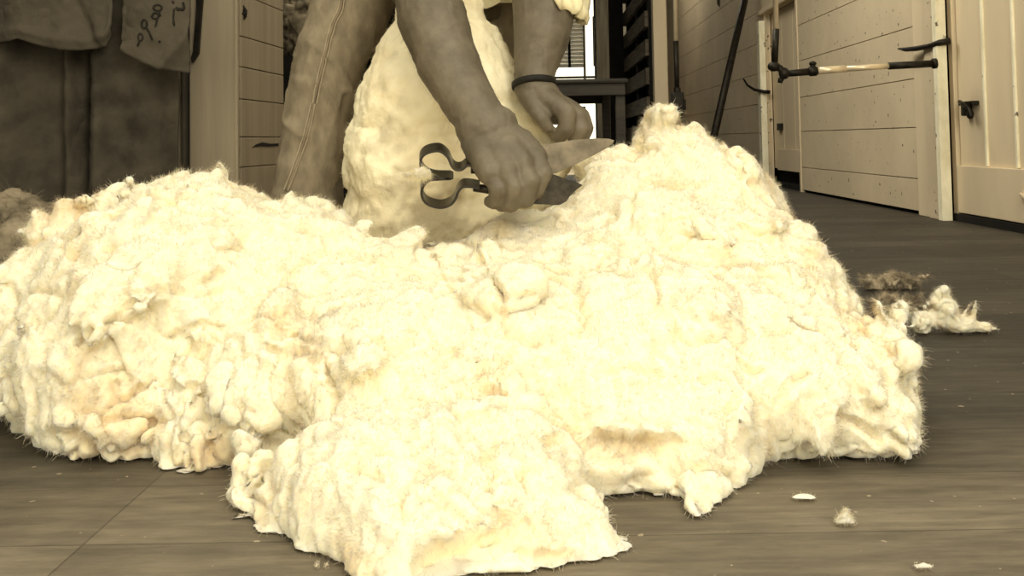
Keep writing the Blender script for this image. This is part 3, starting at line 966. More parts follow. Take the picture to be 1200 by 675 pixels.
#@@BACK
# ------------------------------------------------------------------ room materials
M['paint'] = noisy('old_cream_paint', sep(.6), sep(.74), scale=2.2, rough=.8, stretch=(1, 1, 1), bump=.3, bscale=30, dist=.002, spot=.665, spotscale=30, spotcol=sep(.13), lo=.3, hi=.7)
M['paint_v'] = noisy('old_cream_paint_upright', sep(.66), sep(.80), scale=3, rough=.75, stretch=(1, 1, .2), bump=.2, bscale=20, lo=.3, hi=.7)
M['paint_pale'] = noisy('chipped_pale_paint', (.8, .72, .5), (1, .93, .7), scale=14, rough=.7, stretch=(1, 1, .5), bump=.3, bscale=60, spot=.66, spotscale=22, spotcol=sep(.15))
M['paint_left'] = noisy('weathered_grey_board', sep(.28), sep(.38), scale=4, rough=.85, stretch=(6, 6, .35), bump=.4, bscale=14, lo=.3, hi=.7)
M['gap'] = noisy('dark_timber', sep(.006), sep(.014), scale=9, rough=.9)
M['dark_wood'] = noisy('dark_aged_timber', sep(.075), sep(.15), scale=9, rough=.85, stretch=(1, .3, 4), bump=.4)
M['post_wood'] = noisy('brown_post_timber', sep(.14), sep(.24), scale=6, rough=.85, stretch=(6, 6, .4), bump=.3)
M['table_wood'] = noisy('greasy_table_timber', sep(.02), sep(.05), scale=6, rough=.6, stretch=(.4, 4, 4), bump=.2)
M['iron'] = noisy('black_iron', sep(.012), sep(.03), scale=30, rough=.5, metal=.5, bump=.2)
M['steel'] = noisy('bright_tube_steel', sep(.8), sep(.95), scale=12, rough=.3, metal=.35, bump=.05)
M['canvas'] = noisy('brown_canvas', sep(.03), sep(.09), scale=9, rough=.95, bump=.5, bscale=120, dist=.002, lo=.3, hi=.7)
M['canvas_pale'] = noisy('pale_canvas', sep(.055), sep(.085), scale=7, rough=.95, bump=.5, bscale=140, dist=.002, lo=.3, hi=.7)
M['ink'] = noisy('black_stencil_ink', sep(.012), sep(.03), scale=60, rough=.9, bump=0)
M['ledge_white'] = noisy('white_window_paint', (.8,.76,.64), (.9,.86,.74), scale=5, rough=.6, bump=0)
M['ground'] = noisy('dry_pale_ground', sep(.6), sep(.8), scale=1, rough=.9, bump=.2)


def floor_mat():
    m = new_mat('worn_floor_planks', sep(.06), .62, 0, .35)
    nt = m.node_tree; N, L = nt.nodes, nt.links; b = N['Principled BSDF']
    tc = N.new('ShaderNodeTexCoord')
    mp = N.new('ShaderNodeMapping'); mp.inputs['Scale'].default_value = (.5, 5, 5)
    L.new(tc.outputs['Object'], mp.inputs[0])
    br = N.new('ShaderNodeTexBrick'); br.offset = .45; br.offset_frequency = 4
    mo = N.new('ShaderNodeMapping'); mo.inputs['Location'].default_value = (.42, 0, 0); L.new(tc.outputs['Object'], mo.inputs[0])
    L.new(mo.outputs[0], br.inputs['Vector'])
    br.inputs['Scale'].default_value = 1; br.inputs['Brick Width'].default_value = 2.9; br.inputs['Row Height'].default_value = .145
    br.inputs['Mortar Size'].default_value = .0012; br.inputs['Mortar Smooth'].default_value = .3
    br.inputs['Color1'].default_value = (*sep(.058), 1); br.inputs['Color2'].default_value = (*sep(.10), 1); br.inputs['Mortar'].default_value = (*sep(.05), 1)
    n1 = N.new('ShaderNodeTexNoise'); n1.inputs['Scale'].default_value = 9; n1.inputs['Detail'].default_value = 8; n1.inputs['Roughness'].default_value = .65
    L.new(mp.outputs[0], n1.inputs['Vector'])
    r = N.new('ShaderNodeValToRGB'); r.color_ramp.elements[0].position = .32; r.color_ramp.elements[1].position = .68
    r.color_ramp.elements[0].color = (.66, .66, .66, 1); r.color_ramp.elements[1].color = (1.22, 1.22, 1.22, 1)
    L.new(n1.outputs['Fac'], r.inputs[0])
    n2 = N.new('ShaderNodeTexNoise'); n2.inputs['Scale'].default_value = 2.3; n2.inputs['Detail'].default_value = 3
    L.new(tc.outputs['Object'], n2.inputs['Vector'])
    r2 = N.new('ShaderNodeValToRGB'); r2.color_ramp.elements[0].position = .35; r2.color_ramp.elements[1].position = .65
    r2.color_ramp.elements[0].color = (.7, .7, .7, 1); r2.color_ramp.elements[1].color = (1.2, 1.2, 1.2, 1)
    L.new(n2.outputs['Fac'], r2.inputs[0])
    a = N.new('ShaderNodeMixRGB'); a.blend_type = 'MULTIPLY'; a.inputs[0].default_value = 1
    L.new(br.outputs['Color'], a.inputs[1]); L.new(r.outputs[0], a.inputs[2])
    # light falloff painted in: boards paler near the camera, darker far back, unevenly
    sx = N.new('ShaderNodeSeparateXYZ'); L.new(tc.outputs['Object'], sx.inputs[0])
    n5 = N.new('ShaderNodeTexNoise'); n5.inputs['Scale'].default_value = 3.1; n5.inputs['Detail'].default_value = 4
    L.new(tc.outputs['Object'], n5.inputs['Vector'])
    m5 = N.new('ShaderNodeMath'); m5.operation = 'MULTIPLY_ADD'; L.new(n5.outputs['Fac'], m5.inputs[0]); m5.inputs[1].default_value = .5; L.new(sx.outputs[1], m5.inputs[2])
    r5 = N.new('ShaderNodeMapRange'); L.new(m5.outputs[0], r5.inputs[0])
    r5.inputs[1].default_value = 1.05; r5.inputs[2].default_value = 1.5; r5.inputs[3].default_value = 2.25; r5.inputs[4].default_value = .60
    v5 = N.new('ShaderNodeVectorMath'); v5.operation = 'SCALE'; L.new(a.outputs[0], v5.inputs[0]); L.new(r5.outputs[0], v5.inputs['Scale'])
    c = N.new('ShaderNodeMixRGB'); c.blend_type = 'MULTIPLY'; c.inputs[0].default_value = 1
    mp2 = N.new('ShaderNodeMapping'); mp2.inputs['Scale'].default_value = (14, 60, 60); L.new(tc.outputs['Object'], mp2.inputs[0])
    n6 = N.new('ShaderNodeTexNoise'); n6.inputs['Scale'].default_value = 1; n6.inputs['Detail'].default_value = 6; n6.inputs['Roughness'].default_value = .7; L.new(mp2.outputs[0], n6.inputs['Vector'])
    r6 = N.new('ShaderNodeMapRange'); L.new(n6.outputs['Fac'], r6.inputs[0]); r6.inputs[1].default_value = .3; r6.inputs[2].default_value = .7; r6.inputs[3].default_value = .72; r6.inputs[4].default_value = 1.32
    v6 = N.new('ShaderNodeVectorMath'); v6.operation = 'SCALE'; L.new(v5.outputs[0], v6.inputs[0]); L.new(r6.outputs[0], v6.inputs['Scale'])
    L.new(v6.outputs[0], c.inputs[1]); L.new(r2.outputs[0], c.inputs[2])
    # crumbs of wool trodden into the boards
    n4 = N.new('ShaderNodeTexNoise'); n4.inputs['Scale'].default_value = 75; n4.inputs['Detail'].default_value = 1
    L.new(tc.outputs['Object'], n4.inputs['Vector'])
    r4 = N.new('ShaderNodeValToRGB'); r4.color_ramp.elements[0].position = .745; r4.color_ramp.elements[1].position = .77
    L.new(n4.outputs['Fac'], r4.inputs[0])
    e = N.new('ShaderNodeMixRGB'); L.new(r4.outputs[0], e.inputs[0]); L.new(c.outputs[0], e.inputs[1]); e.inputs[2].default_value = (*sep(.33), 1)
    L.new(e.outputs[0], b.inputs['Base Color'])
    bp = N.new('ShaderNodeBump'); bp.inputs['Strength'].default_value = .45; bp.inputs['Distance'].default_value = .004
    mx = N.new('ShaderNodeMath'); mx.operation = 'SUBTRACT'
    L.new(n1.outputs['Fac'], mx.inputs[0]); L.new(br.outputs['Fac'], mx.inputs[1])
    L.new(mx.outputs[0], bp.inputs['Height']); L.new(bp.outputs[0], b.inputs['Normal'])
    return m


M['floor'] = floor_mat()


def S(name, mb, mat, parent=None, smooth=False):
    o = mb.build(name, M[mat], parent, smooth)
    if parent is None: o['kind'] = 'structure'
    return o


def bx(x0, x1, y0, y1, z0, z1, mb=None, bevel=0.0):
    mb = mb or MB()
    return mb.box(((x0 + x1) / 2, (y0 + y1) / 2, (z0 + z1) / 2), (abs(x1 - x0), abs(y1 - y0), abs(z1 - z0)), None, bevel)


XL, XR, YB, YN, ZC = -3.2, 1.70, 15.5, -1.2, 3.1
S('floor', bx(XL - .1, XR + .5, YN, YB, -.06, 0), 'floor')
# ceiling in strips round a long skylight over the shearing board
mb = bx(XL - .1, XR + .5, 2.3, YB, ZC, ZC + .08)
bx(XL - .1, -1.7, YN, 2.3, ZC, ZC + .08, mb); bx(1.5, XR + .5, YN, 2.3, ZC, ZC + .08, mb)
S('ceiling', mb, 'dark_wood')
S('wall_left', bx(XL - .1, XL, YN, YB, 0, ZC), 'dark_wood')

# right wall: horizontal painted boards between the let-go doors
def boards(mb, y0, y1, zs, x=XR, th=.025, gap=.004):
    for a, b in zip(zs, zs[1:]):
        bx(x, x + th, y0, y1, a + gap / 2, b - gap / 2, mb, .0015)
    bx(x + th - .004, x + th + .02, y0, y1, zs[0], zs[-1], mb)
ZS = [.015, .16, .39, .61, .845, 1.075, 1.31, 1.54, 1.77, 2.0, 2.3, 2.6, ZC]
mb = MB(); boards(mb, 4.05, 6.07, ZS); boards(mb, 6.95, 13.4, ZS)
bx(XR, XR + .045, 6.07, 6.95, 1.27, ZC, mb)
# far end of the boards closes on an upright
bx(XR - .02, XR + .05, 12.1, 13.45, 0, ZC, mb)
S('wall_right', mb, 'paint')
S('wall_outer', bx(XR + .10, XR + .16, YN, YB, 0, ZC), 'gap')
# dark strip stands in for the shadowed gap below the boarding
# near let-go door: upright tongue-and-groove boards and a wide kick board
d1 = MB()
ys = [2.35, 2.62, 2.89, 3.16, 3.413, 3.645, 3.885]
for a, b in zip(ys, ys[1:]): bx(XR + .045, XR + .07, a + .003, b - .003, .05, 2.1, d1, .002)
door = S('door_1', d1, 'paint_v')
k = bx(XR + .028, XR + .047, 2.35, 3.885, .035, .228, None, .003); S('kick_board', k, 'paint_v', door)
for yb in ys[1:-1]:
    S('bead', bx(XR + .036, XR + .046, yb - .008, yb + .008, .23, 2.1, None, .003), 'paint_pale', door)
mb = MB()
mb.box((XR + .03, 3.76, .48), (.03, .12, .016), None, .003); mb.box((XR + .03, 3.78, .455), (.035, .035, .05), None, .006)
mb.tube([(XR + .03, 3.84, .49), (XR + .005, 3.76, .478), (XR + .005, 3.71, .46), (XR + .01, 3.70, .43)], .008, 8)
mb.ball((XR + .02, 3.73, .435), (.014, .016, .02))
S('latch', mb, 'iron', door)
mb = MB(); mb.ball((XR + .025, 3.33, .125), (.012, .03, .022)); mb.tube([(XR + .02, 3.36, .14), (XR + .005, 3.30, .13), (XR + .02, 3.27, .10)], .007, 8)
S('bolt', mb, 'steel', door)
# far let-go door in its shallow recess
d2 = MB()
for a, b in ((6.07, 6.37), (6.37, 6.66), (6.66, 6.95)): bx(XR + .05, XR + .075, a + .003, b - .003, .13, 1.27, d2, .002)
door = S('door_2', d2, 'paint_v')
S('kick_board', bx(XR + .03, XR + .052, 6.07, 6.80, .12, .27, None, .003), 'paint_v', door)
mb = MB(); mb.box((XR + .035, 6.72, .43), (.03, .07, .05), None, .006); S('latch', mb, 'iron', door)
S('trim_1', bx(1.667, 1.709, 3.895, 3.935, 0, ZC, None, .002), 'paint_pale')
S('trim_11', bx(1.676, 1.712, 3.940, 4.05, 0, ZC, None, .004), 'paint')
S('trim_12', bx(XR + .03, XR + .06, 3.89, 3.93, 0, ZC, None, .003), 'paint_v')
S('trim_2', bx(1.655, 1.70, 6.93, 7.02, 0, 1.22, None, .003), 'paint_pale')
S('trim_3', bx(XR - .006, XR + .03, 6.07, 6.10, 0.0, 1.27), 'paint')
S('trim_4', bx(XR - .008, XR + .012, 4.05, 4.20, 0.0, ZC, None, .003), 'paint_v')
S('trim_5', bx(XR - .03, XR, 6.05, 7.05, 1.27, 1.30, None, .003), 'paint_v')
S('gap_shadow_right', bx(XR + .02, XR + .09, 2.35, 13.4, 0, .03), 'gap')  # near-black strip, shade of the gap under the boards put in as colour

# back wall with a doorway to the daylight at its right
BY = 9.6
def XP(px, y): return W(px, 160, y).x
def ZP(py, y, px=670): return W(px, py, y).z
ox0, ox1 = XP(635, BY), XP(699, BY)
mb = bx(XL, ox0, BY, BY + .1, 0, ZC)
bx(ox1, XP(731, BY), BY, BY + .1, 0, ZC, mb)
bx(ox0, ox1, BY, BY + .1, ZP(-25, BY), ZC, mb)
s0, s1 = XP(733, BY), XP(739.5, BY)
bx(XP(731, BY), s1, BY, BY + .1, 0, ZP(46, BY, 735), mb)
bx(s1, XP(768, 7.6) + .06, BY, BY + .1, 0, ZC, mb)
S('wall_back', mb, 'gap')
S('wall_end', bx(XP(768, 7.6) + .06, XR + .1, 13.6, 13.7, 0, ZC), 'paint')
S('wall_passage', bx(XP(768, 7.6) + .045, XP(768, 7.6) + .06, 9.58, 13.7, 0, ZC), 'dark_wood')
S('trim_6', bx(XP(731, BY), s0, BY, BY + .1, ZP(46, BY, 735), ZC), 'gap')
# louvred shutter hung across the upper half of the doorway
win = S('window_1', bx(XP(650, BY), XP(653, BY), BY - .03, BY + .03, ZP(79, BY), ZP(-25, BY)), 'dark_wood')
S('stile', bx(XP(667.5, BY), XP(670.5, BY), BY - .03, BY + .03, ZP(79, BY), ZP(-25, BY)), 'gap', win)
S('stile', bx(XP(685.5, BY), XP(688, BY), BY - .03, BY + .03, ZP(100, BY), ZP(-25, BY)), 'post_wood', win)
mb = MB()
z = ZP(79, BY)
while z < ZP(-25, BY):
    for a, b in ((653, 667.5), (670.5, 685.5)):
        xa, xb = XP(a, BY), XP(b, BY)
        mb.box(((xa + xb) / 2, BY, z + .018), (xb - xa, .05, .006), Euler((math.radians(-38), 0, 0)))
    z += .040
S('louvres', mb, 'ledge_white', win)
S('rail', bx(XP(650, BY), XP(699, BY), BY - .02, BY + .02, ZP(92, BY), ZP(89.5, BY)), 'dark_wood', win)
S('rail', bx(XP(640, BY), XP(687, BY), BY - .02, BY + .02, ZP(128, BY), ZP(125, BY)), 'dark_wood', win)
S('trim_7', bx(XP(697, BY), XP(698.3, BY), BY - .03, BY, ZP(78, BY), ZP(20, BY)), 'dark_wood')
S('ground', bx(-12, 14, YB + .2, 60, -.12, -.06), 'ground')
S('ground', bx(-1.5, 2.2, BY + .1, YB + .2, -.0, .004), 'ground')

# posts
p = tag(bx(XP(701, 8.2), XP(716, 8.2), 8.2, 8.33, 0, ZC, None, .004).build('timber_post', M['post_wood']),
        'brown square timber post standing beside the bright doorway at the back', 'post')
p = tag(bx(XP(768.5, 7.5), XP(784, 7.5), 7.5, 7.62, 0, ZC, None, .004).build('timber_post', M['paint_v']),
        'pale painted timber post at the near end of the dark slatted pen gate', 'post')

# slatted catching pen side running away from the pale post
pen = empty('slatted_pen_gate', (XP(768, 7.6), 7.7, 0))
tag(pen, 'dark slatted timber pen gate running back behind the pale post', 'pen gate')
xg = XP(768, 7.6) - .03
for i in range(12):
    z0 = .10 + i * .235
    bx(xg - .03, xg, 7.65, 9.55, z0, z0 + .135, None, .003).build('slat', M['dark_wood'], pen)
for y in (7.70, 8.6, 9.5):
    bx(xg, xg + .07, y - .04, y + .04, 0, 3.0, None, .003).build('upright', M['gap'], pen)
mb = bx(xg + .075, xg + .09, 7.62, 9.58, 0, ZC)
S('partition', mb, 'gap')

# wool table
tb = empty('wool_table', (.1, 6.8, 0))
tag(tb, 'dark heavy wooden table standing in front of the bright doorway at the back', 'table')
x0, x1 = XP(560, 5.9), XP(738, 5.9)
bx(x0, x1, 5.9, 7.3, .715, .745, None, .012).build('table_top', M['table_wood'], tb)
bx(x0 + .02, x1 - .02, 5.92, 5.95, .64, .715, None, .003).build('apron', M['table_wood'], tb)
bx(x0 + .02, x1 - .02, 7.25, 7.28, .64, .715, None, .003).build('apron', M['table_wood'], tb)
for x in (x0 + .05, x1 - .05):
    for y in (5.97, 7.2): bx(x - .03, x + .03, y - .03, y + .03, 0, .715, None, .004).build('leg', M['table_wood'], tb)

# leaning pole
a, b = W(823.5, 228, 6.25), W(886, -52, 7.02)
b.x = min(b.x, XR - .04)
a.z = .035
mb = MB(); mb.tube([a, a.lerp(b, .5), b], [.026, .026, .025], 14)
tag(mb.build('leaning_pole', M['iron'], None, True), 'long dark pole leaning against the right wall between the two hanging tubes', 'pole')

# shearing drive tubes hanging from the overhead gear
def gear(px0, px1, y, py_split, label):
    g = empty('shearing_drive', W(px1, py_split, y))
    tag(g, label, 'shearing machine')
    return g
g1 = gear(792, 792, 6.0, 48, 'thin hanging drive tube ending in a black handpiece beside the pale post')
top = W(791.5, -110, 6.0); top.z = ZC - .01
mb = MB(); mb.tube([top, W(792, 50, 6.0)], .0135, 14); mb.build('tube', M['steel'], g1, True)['label'] = 'bright steel upper tube'
mb = MB(); mb.tube([W(792, 48, 6.0), W(793.5, 110, 6.0)], [.017, .015], 14); mb.build('flexible_tube', M['iron'], g1, True)
mb = MB()
c = W(794, 121, 6.0)
mb.box(c, (.082, .06, .145), None, .014); mb.box(c + Vector((.044, 0, -.01)), (.016, .03, .07), None, .005); mb.box(c + Vector((.01, 0, -.085)), (.034, .035, .04), None, .008)
mb.tube([c + Vector((0, 0, .06)), c + Vector((0, 0, .10))], .022, 12)
mb.build('handpiece', M['iron'], g1)

g2 = gear(908, 908, 3.75, 80, 'jointed steel drive tube with a long horizontal arm in front of the boarded right wall')
Y2 = 3.75
top = W(906.5, -330, Y2); top.z = ZC - .01
mb = MB(); mb.tube([top, W(909.5, 36, Y2)], .0105, 16); mb.build('tube', M['steel'], g2, True)['label'] = 'bright steel upright tube'
mb = MB(); mb.tube([W(909.5, 34, Y2), W(908, 74, Y2)], [.0135, .0125], 16); mb.build('sleeve', M['iron'], g2, True)
mb = MB()
mb.ball(W(907, 78, Y2), (.026, .022, .02), sub=3)
mb.tube([W(905, 77, Y2), W(914, 80, Y2), W(918, 87, Y2), W(915, 95, Y2)], [.012, .015, .014, .009], 12)
mb.ball(W(919, 86, Y2), (.022, .02, .024), sub=3); mb.tube([W(915, 92, Y2), W(914, 97, Y2)], .010, 10)
mb.build('elbow_joint', M['iron'], g2, True)
mb = MB(); mb.tube([W(920, 86.5, Y2), W(948, 84, Y2)], [.013, .015], 14); mb.build('shaft', M['iron'], g2, True)
mb = MB()
mb.tube([W(947, 84, Y2), W(949, 83.8, Y2), W(956, 83.2, Y2), W(958, 83, Y2)], [.013, .020, .020, .015], 14)
mb.tube([W(952, 82, Y2), W(952.5, 74, Y2)], .011, 12); mb.ball(W(952.5, 74.5, Y2), (.015, .015, .010), sub=3)
mb.build('clamp', M['iron'], g2, True)
mb = MB(); mb.tube([W(956, 83.2, Y2), W(991, 80.6, Y2)], .0145, 16); mb.build('arm_tube', M['steel'], g2, True)['label'] = 'wider bright steel arm section'
mb = MB(); mb.tube([W(990, 80.7, Y2), W(1043, 77.3, Y2)], .0115, 16); mb.build('arm_tube', M['steel'], g2, True)['label'] = 'thinner bright steel arm section'
mb = MB(); mb.tube([W(1041, 77.4, Y2), W(1094, 74.5, Y2)], .0145, 16); mb.tube([W(1093, 74.6, Y2), W(1097, 74.3, Y2)], .021, 16); mb.build('end_grip', M['iron'], g2, True)

# curved iron levers on the door posts
def lever(pts, radii, label):
    mb = MB(); mb.tube(pts, radii, 12, flat=.6)
    return tag(mb.build('latch_lever', M['iron'], None, True), label, 'lever')
lever([W(1113, 48, 3.88), W(1104, 50, 3.89) + Vector((-.01, 0, 0)), W(1090, 54, 3.97), W(1074, 57, 4.08), W(1062, 58, 4.16), W(1053, 57, 4.22)], [.024, .022, .019, .019, .016, .006],
      'dark curved iron lever on the nearer pale door post above the horizontal tube arm')
lever([W(902, 108, 6.9), W(895, 107.5, 6.9), W(884, 105, 6.95), W(876, 100, 7.0), W(871, 92, 7.0)], [.024, .022, .018, .014, .010],
      'dark hooked iron lever on the farther pale door post behind the leaning pole')

# rag on the right wall
def sheet(name, P, nu, nv, mat, th, parent=None):
    """hanging cloth with thickness, P(u, v) gives its front surface"""
    vs = [P(i / (nu - 1), j / (nv - 1)) for j in range(nv) for i in range(nu)]
    n = len(vs)
    vs += [v + Vector((0, th, 0)) for v in vs]
    fs = []
    for j in range(nv - 1):
        for i in range(nu - 1):
            a = j * nu + i
            fs.append((a, a + 1, a + nu + 1, a + nu)); fs.append((n + a + nu, n + a + nu + 1, n + a + 1, n + a))
    edge = [i for i in range(nu)] + [j * nu + nu - 1 for j in range(1, nv)] + [(nv - 1) * nu + i for i in range(nu - 2, -1, -1)] + [j * nu for j in range(nv - 2, 0, -1)]
    for a, b in zip(edge, edge[1:] + edge[:1]): fs.append((a, n + a, n + b, b))
    me = bpy.data.meshes.new(name); me.from_pydata(vs, [], fs)
    bm = bmesh.new(); bm.from_mesh(me); bmesh.ops.recalc_face_normals(bm, faces=bm.faces); bm.to_mesh(me); bm.free()
    return link(name, me, M[mat], parent)
def rag(u, v):
    y = 8.6
    l, r, bot = 836, 864, 24 - 16 * abs(u - .62) ** 1.0 * 2
    p = W(l + (r - l) * u + 7 * v * (0.5 - u) * 1.5, -60 + (bot + 60) * v, y)
    p.y += .03 * math.sin(9 * u + 2) * v
    return p
tag(sheet('rag', rag, 20, 14, 'canvas_pale', .01), 'grey rag hanging high on the right wall beside the leaning pole', 'rag')

# ------------------------------------------------------------------ left side
# boarded partition
PY = 2.62
def LX(px, y): return W(px, 150, y).x
mb = MB()
bx(LX(222, PY), LX(277.5, PY), PY, PY + .04, 0, 2.3, mb, .004)
S('wall_partition', mb, 'paint_left')
mb = MB()
bx(LX(200, PY + .03), LX(214, PY + .03), PY + .03, PY + .07, 0, 2.3, mb, .003)
S('trim_8', mb, 'paint_left')
S('trim_9', bx(LX(212, PY), LX(217.5, PY), PY + .0, PY + .05, 0, 2.3, None, .006), 'canvas_pale')
S('trim_10', bx(LX(275.5, PY), LX(279.5, PY), PY - .006, PY + .01, 0, 2.3, None, .003), 'paint_left')
# angled boarded panel, boards running back towards the dark opening
pa = Vector((LX(279, 2.64), 2.64, 0)); pb = Vector((LX(329, 3.0), 3.0, 0))
zs = [0, .235, .345, .43, .505, .575, .64, .72, .80, .90, 1.0, 1.1, 1.2, 1.35, 1.5]
dv = (pb - pa); nrm = Vector((dv.y, -dv.x, 0)).normalized()
mb = MB()
Z2 = [0, .11, .30, .385, .492, .583, .67, .79, .92, 1.05, 1.18, 1.31, 1.44, 1.6]
for a, b in zip(Z2, Z2[1:]):
    mid = (pa + pb) / 2 + Vector((0, 0, (a + b) / 2))
    mb.box(mid, (dv.length, .02, b - a - .0022), Euler((0, 0, math.atan2(dv.y, dv.x))), .002)
mb.box((pa + pb) / 2 + Vector((0, 0, .8)) - nrm * .014, (dv.length, .012, 1.6), Euler((0, 0, math.atan2(dv.y, dv.x))))
panel = S('wall_angled', mb, 'paint_left')
# black knot and dark split in the boards
mb = MB()
c = pa.lerp(pb, .07); kz = W(281, 15, 2.66).z
for k in range(9):
    an = 2 * PI * k / 9
    mb.tube([c + nrm * .010 + Vector((0, 0, kz)), c + nrm * .011 + dv.normalized() * math.cos(an) * (.014 + .007 * (k % 2)) + Vector((0, 0, kz + math.sin(an) * (.016 + .007 * (k % 3 == 0))))], [.008, .002], 8)
S('knot', mb, 'gap', panel)
mb = MB()
q = [(.22, 172.5), (.32, 169), (.45, 167), (.65, 168.5), (.85, 168), (.85, 171), (.6, 172), (.4, 171.5)]
mb.prism([pa.lerp(pb, u) + nrm * .0115 + Vector((0, 0, W(279 + 50 * u, py, 2.64 + .36 * u).z)) for u, py in q], nrm * -.004)
S('split', mb, 'gap', panel)
# dark leather strap hanging on the partition
mb = MB()
zt = 1.6
mb.prism([W(229, -70, 2.60), W(241, -70, 2.60), W(236.5, 2, 2.60), W(235, 20, 2.60), W(232, 62, 2.60), W(229.5, 66, 2.60), W(225, 73, 2.60), W(223.5, 68, 2.60), W(226, 60, 2.60), W(229, 20, 2.60), W(230, 2, 2.60)], (0, .014, 0))
tag(mb.build('leather_strap', M['iron']), 'narrow black strap hanging on the pale upright board beside the marked canvas', 'strap')

# canvas wool packs hung in front of the partition
def drape(u, v):
    y = 2.46
    px = -40 + (246 + 6 * v) * u - 8 * (u > .8) * v * (u - .8) * 5
    py = -150 + 480 * v
    p = W(px, py, y)
    if p.z < .02: p.z = .02
    f = .055 * math.exp(-((px - 84) / 11) ** 2) - .05 * math.exp(-((px - 106 + .03 * py) / 3.2) ** 2) + .028 * math.exp(-((px - 120) / 12) ** 2)
    f += .02 * math.sin(px * .045 + 1.2) + .012 * math.sin(px * .11 + v * 2) + .02 * math.exp(-((px - 190) / 12) ** 2) - .02 * math.exp(-((px - 60) / 14) ** 2)
    f += .004 * math.sin(py * .16 + px * .03) * math.exp(-((px - 150) / 40) ** 2)
    p.y -= f * (1 + .0 * v)
    return p
o = sheet('canvas_sheet', drape, 190, 90, 'canvas', .006)
displaced(o.data, .009, 14, 61, 4)
tag(o, 'dark brown canvas sheet hanging in long folds behind the wool at left', 'canvas sheet')
def interp(xs, ys, x):
    return float(np.interp(x, xs, ys))
def flap1(u, v):
    px = -30 + (165 - 3 * v) * u
    bot = interp([-30, 5, 28, 55, 80, 100, 118, 128, 133.5], [46, 49, 47, 55, 59, 60, 57, 55, 40], px)
    p = W(px, -110 + (bot + 110) * v, 2.37)
    p.y -= .012 * math.sin(px * .06) + .012 * math.exp(-((px - 78) / 14) ** 2) + .02 * v * math.sin(px * .025) + .010 * math.exp(-((v - .93) / .04) ** 2)
    p.y += .006 * math.sin(px * .02 + 9 * v) + .012 * math.exp(-((px + .5 * (60 - (-110 + (bot + 110) * v)) - 118) / 7) ** 2)
    return p
o = sheet('canvas_flap', flap1, 110, 60, 'canvas_pale', .006)
displaced(o.data, .009, 20, 63, 4)
tag(o, 'paler unmarked canvas flap folded over the hanging sheet at upper left', 'canvas flap')
def flap2(u, v):
    px = 143 + 77.5 * u - 0 * v
    bot = interp([143, 150, 165, 183, 200, 212, 221], [58, 64, 71, 80, 83, 84.5, 86], px)
    p = W(px, -110 + (bot + 110) * v, 2.36)
    p.y -= .016 * math.sin((px - 143) * .05) + .014 * math.exp(-((px + .8 * ((-110 + (bot + 110) * v) - 60) - 205) / 9) ** 2) + .006 * math.sin(px * .1 + v * 6)
    return p
fl2 = sheet('canvas_flap', flap2, 90, 60, 'canvas_pale', .006)
displaced(fl2.data, .008, 20, 65, 4)
tag(fl2, 'canvas flap with black hand-marked figures hanging beside the pale boards', 'canvas flap')
# hand-painted marks on the flap
bv = None
from mathutils.bvhtree import BVHTree
bv = BVHTree.FromPolygons([v.co.copy() for v in fl2.data.vertices], [list(p.vertices) for p in fl2.data.polygons])
def stroke(mb, pts, w):
    P = []
    for a, b in zip(pts, pts[1:]):
        for t in range(4):
            P.append((a[0] + (b[0] - a[0]) * t / 4, a[1] + (b[1] - a[1]) * t / 4))
    P.append(pts[-1])
    Q = []
    for px, py in P:
        d = (W(px, py, 2) - Vector((0, 0, H))).normalized()
        h = bv.ray_cast(Vector((0, 0, H)), d)
        if h[0] is not None: Q.append(h[0] - d * .0012)
    if len(Q) > 2: mb.tube(Q, w, 6, flat=1)
def loop(cx, cy, rx, ry, n=14): return [(cx + rx * math.cos(2 * PI * k / n), cy + ry * math.sin(2 * PI * k / n)) for k in range(n + 1)]
marks = [([loop(164.5, 43.5, 2.6, 4.2), [(163, 48), (162.5, 51), (161, 54)]], .0016),
         ([loop(169, 28, 3.2, 5), [(172, 33), (175, 38), (177, 43), (178.5, 47)]], .0018),
         ([loop(184.5, 9, 5, 3.6), loop(182, 18.5, 3.6, 3.6), [(184, 23), (183, 28), (182, 31)], [(186.5, 13), (187.5, 19)], [(177, 18), (179, 21)]], .0016),
         ([[(206, 9), (210, 10.5), (215, 10)], [(207, 11), (215, 11.5)], [(214.5, 3), (216, 9), (214, 12)]], .0022),
         ([[(204, 10), (203.2, 20), (203, 27), (204.5, 30)], [(203.8, 25), (203.8, 29)]], .0015),
         ([[(202, 1), (203.5, 4)]], .0018), ([[(186, 48), (188, 49)]], .002)]
for ss, w in marks:
    mb = MB()
    for s_ in ss: stroke(mb, s_, w * 1.5)
    if len(mb.bm.verts): mb.build('painted_mark', M['ink'], fl2, True)

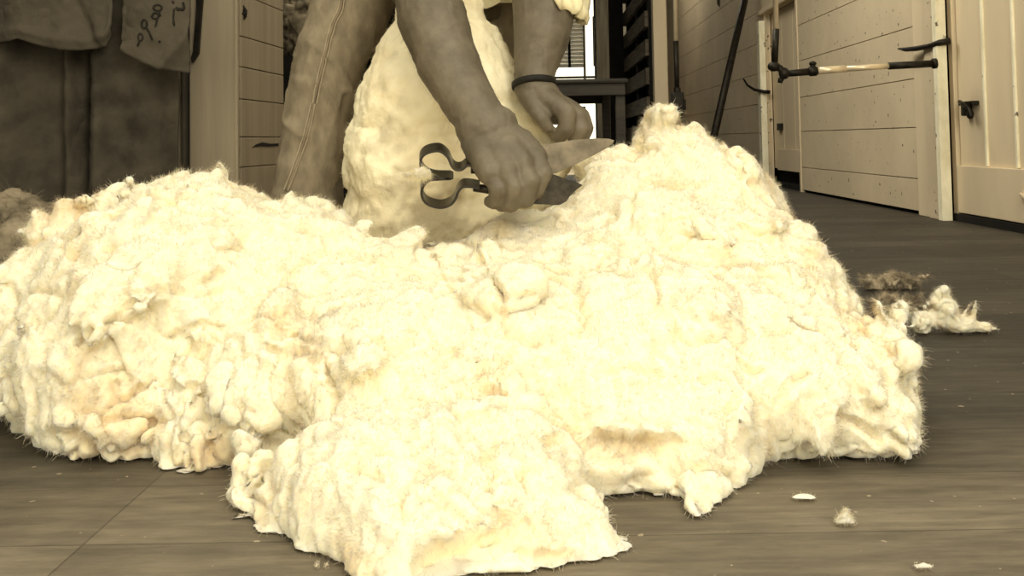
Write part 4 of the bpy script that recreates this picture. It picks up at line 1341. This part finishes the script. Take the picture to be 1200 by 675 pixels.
# wool heaped in a dark bin seen between the boards and the jeans
mb = MB()
bx(-1.05, -.62, 3.55, 3.57, 0, .70, mb); bx(-1.05, -.62, 4.15, 4.17, 0, .70, mb); bx(-1.05, -1.03, 3.55, 4.17, 0, .70, mb); bx(-.64, -.62, 3.55, 4.17, 0, .70, mb); bx(-1.05, -.62, 3.55, 4.17, 0, .02, mb)
tag(mb.build('wool_bin', M['gap']), 'black bin behind the jeans with wool heaped in it', 'bin')
hp = woolly('wool_heap', [((-.85, 3.84, .76), (.19, .24, .14)), ((-.92, 3.8, .88), (.12, .2, .12)), ((-.80, 3.85, .85), (.12, .2, .10))], .009, M['dull_wool'], lumps=30, lump_r=(.03, .06),
            lock=.02, lock_size=.07, n_fib=3000, fib=(.01, .03), fib_w=.0005, seed=41, big=.03, floor=.5)
tag(hp, 'grey-brown wool heap glimpsed between the boards and the jeans', 'wool heap')

# ------------------------------------------------------------------ light
w = bpy.data.worlds.new('sky'); SC.world = w; w.use_nodes = True
bg = w.node_tree.nodes['Background']
bg.inputs[0].default_value = (1.0, .93, .72, 1); bg.inputs[1].default_value = 1.9
def area(name, loc, target, sx, sy, e, col=(1, .95, .80)):
    l = bpy.data.lights.new(name, 'AREA'); l.shape = 'RECTANGLE'; l.size = sx; l.size_y = sy; l.energy = e; l.color = col
    o = bpy.data.objects.new(name, l); COL.objects.link(o); o.location = loc
    o.rotation_euler = (Vector(target) - o.location).to_track_quat('-Z', 'Y').to_euler()
    return o
area('skylight', (-.1, .9, 3.05), (-.1, 1.0, 0), 2.6, 2.2, 17)
area('loading_door_daylight', (1.0, -.95, 1.75), (0, 1.5, .2), 1.4, 1.2, 47)
area('rear_wall_fill', (.2, 4.2, 3.05), (1.7, 4.6, .8), 1.2, 2.4, 112)  # added lamp that brightens the right wall; the ceiling has no opening here
area('far_wall_fill', (1.36, 9.9, 3.05), (1.6, 9.9, 0.0), .3, 4.6, 190)  # unseen lamp added to lift the far end of the right wall
SC.view_settings.view_transform = 'Standard'
SC.view_settings.look = 'None'
SC.view_settings.exposure = 0.0
SC.view_settings.gamma = 1.0
SC.view_settings.use_curve_mapping = False
